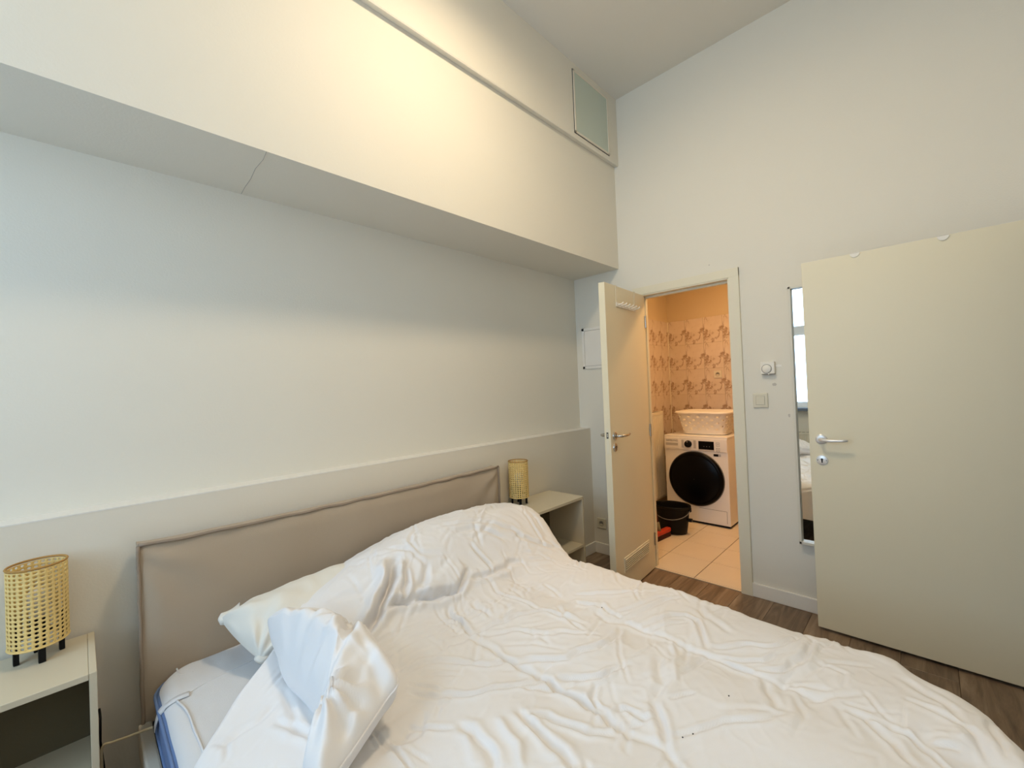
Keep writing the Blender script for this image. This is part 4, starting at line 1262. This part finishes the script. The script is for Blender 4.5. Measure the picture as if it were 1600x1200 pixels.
FLAP = [([(.55, 1.24), (.50, 1.165), (.44, 1.105), (.395, 1.06), (.37, 1.01)], .024, .015),
        ([(.364, 1.27), (.428, 1.30), (.501, 1.326)], .012, .014), ([(.37, 1.22), (.414, 1.234), (.467, 1.217)], .010, .013),
        ([(.361, .921), (.418, .97), (.453, .978)], .012, .014), ([(.526, 1.147), (.514, 1.034), (.494, .96)], .010, .014),
        ([(.355, .90), (.424, .914), (.467, .915)], .010, .012), ([(.40, 1.30), (.43, 1.40), (.46, 1.43)], .008, .014), ([(.45, 1.02), (.50, 1.06), (.545, 1.07)], .009, .012)]
def folded_corner():
    out = [(0.406, 1.528, 0.655), (0.427, 1.509, 0.675), (0.47, 1.449, 0.69), (0.517, 1.364, 0.69), (0.544, 1.291, 0.675), (0.579, 1.292, 0.63), (0.593, 1.248, 0.625), (0.581, 1.139, 0.645), (0.566, 1.042, 0.64), (0.551, 0.988, 0.63), (0.515, 0.979, 0.615), (0.46, 0.952, 0.605), (0.4, 0.922, 0.595), (0.348, 0.899, 0.585), (0.301, 0.877, 0.575), (0.305, 0.956, 0.56), (0.353, 1.017, 0.56), (0.391, 1.068, 0.555), (0.41, 1.147, 0.56), (0.412, 1.227, 0.57), (0.405, 1.317, 0.575), (0.396, 1.38, 0.585), (0.399, 1.432, 0.615), (0.401, 1.489, 0.635)]
    loop = smoothpts([Vector(p) for p in out]+[Vector(out[0])], 7)[:-1]
    c = Vector((.478, 1.165, .655)); n = len(loop); m_ = 40
    bm = bmesh.new()
    def ringpts(s):
        R_ = []
        for i in range(1, m_+1):
            f = i/m_
            f = math.sin(f*PI/2)
            row_ = []
            for k, q in enumerate(loop):
                p = c.lerp(q, f)
                up = (max(0, 1-f*f))**.5
                h_ = (.070 if s > 0 else -.125)*up
                if s > 0:
                    a = math.atan2(p.y-1.24, p.x-.55); r1 = math.hypot(p.y-1.24, p.x-.55)
                    b_ = math.atan2(p.y-1.04, p.x-.385); r2 = math.hypot(p.y-1.04, p.x-.385)
                    h_ += (.012*math.sin(11*a+1.0)*math.exp(-r1/.13)*min(1, r1/.03) + .014*math.sin(10*b_+.5)*math.exp(-r2/.13)*min(1, r2/.03))*min(1, up*2)
                    for pl_, am, wd in FLAP:
                        (dd,), (tp,) = [v.ravel() for v in seg_field(np.array([p.x]), np.array([p.y]), pl_, wd)]
                        h_ -= am*tp*(math.exp(-(dd/wd)**2)-.4*math.exp(-((dd-2.1*wd)/(1.2*wd))**2))*min(1, up*2.5)
                    h_ += (.014*mnoise.noise(Vector((p.x*9, p.y*8, 4)))+.008*mnoise.noise(Vector((p.x*24, p.y*17, 8))))*min(1, up*2)
                row_.append(Vector((p.x, p.y, p.z+h_)))
            R_.append(row_)
        return R_
    prev = {}
    for s in (1, -1):
        R_ = ringpts(s)
        V_ = []
        for i, row_ in enumerate(R_):
            if i == m_-1 and s < 0: V_.append(prev['edge'])
            else: V_.append([bm.verts.new(p) for p in row_])
        if s > 0: prev['edge'] = V_[-1]
        ce = bm.verts.new(c+Vector((0, 0, .070 if s > 0 else -.125)))
        for k in range(n): bm.faces.new((ce, V_[0][k], V_[0][(k+1) % n]))
        for i in range(m_-1):
            for k in range(n): bm.faces.new((V_[i][k], V_[i+1][k], V_[i+1][(k+1) % n], V_[i][(k+1) % n]))
    o = obj('folded_corner', bm, 'duvet', dv, smooth=True); o.location = (-.955, -.75, -.49)
    pe = obj('edge_seam', tube(bmesh.new(), [p+Vector((0, 0, -.002)) for p in loop[30:100]], .0035, 6), 'duvet', o, smooth=True)
    return o
folded_corner()
for (x, y, z) in ((1.392, .925, .556), (1.21, .412, .566), (1.035, .44, .556), (1.007, .454, .552), (1.019, .259, .560), (1.119, .139, .575)):
    bm = bmesh.new(); bmesh.ops.create_icosphere(bm, subdivisions=1, radius=.0022)
    o = obj('lint_speck', bm, 'lint', dv); o.location = (x-.955, y-.75, z-.49)
    o['_drop'] = 1

# settle the specks on the cloth
bpy.context.view_layer.update()
from mathutils.bvhtree import BVHTree
vv = np.empty(len(dc_.data.vertices)*3); dc_.data.vertices.foreach_get('co', vv); vv = vv.reshape(-1, 3)
for o in dv.children:
    if o.name.startswith('lint_speck'):
        x, y = o.location.x+.955, o.location.y+.75
        k = np.argmin((vv[:, 0]-x)**2+(vv[:, 1]-y)**2+((vv[:, 2] < .45)*9))
        o.location.z = vv[k, 2]-.49+.001
        del o['_drop']
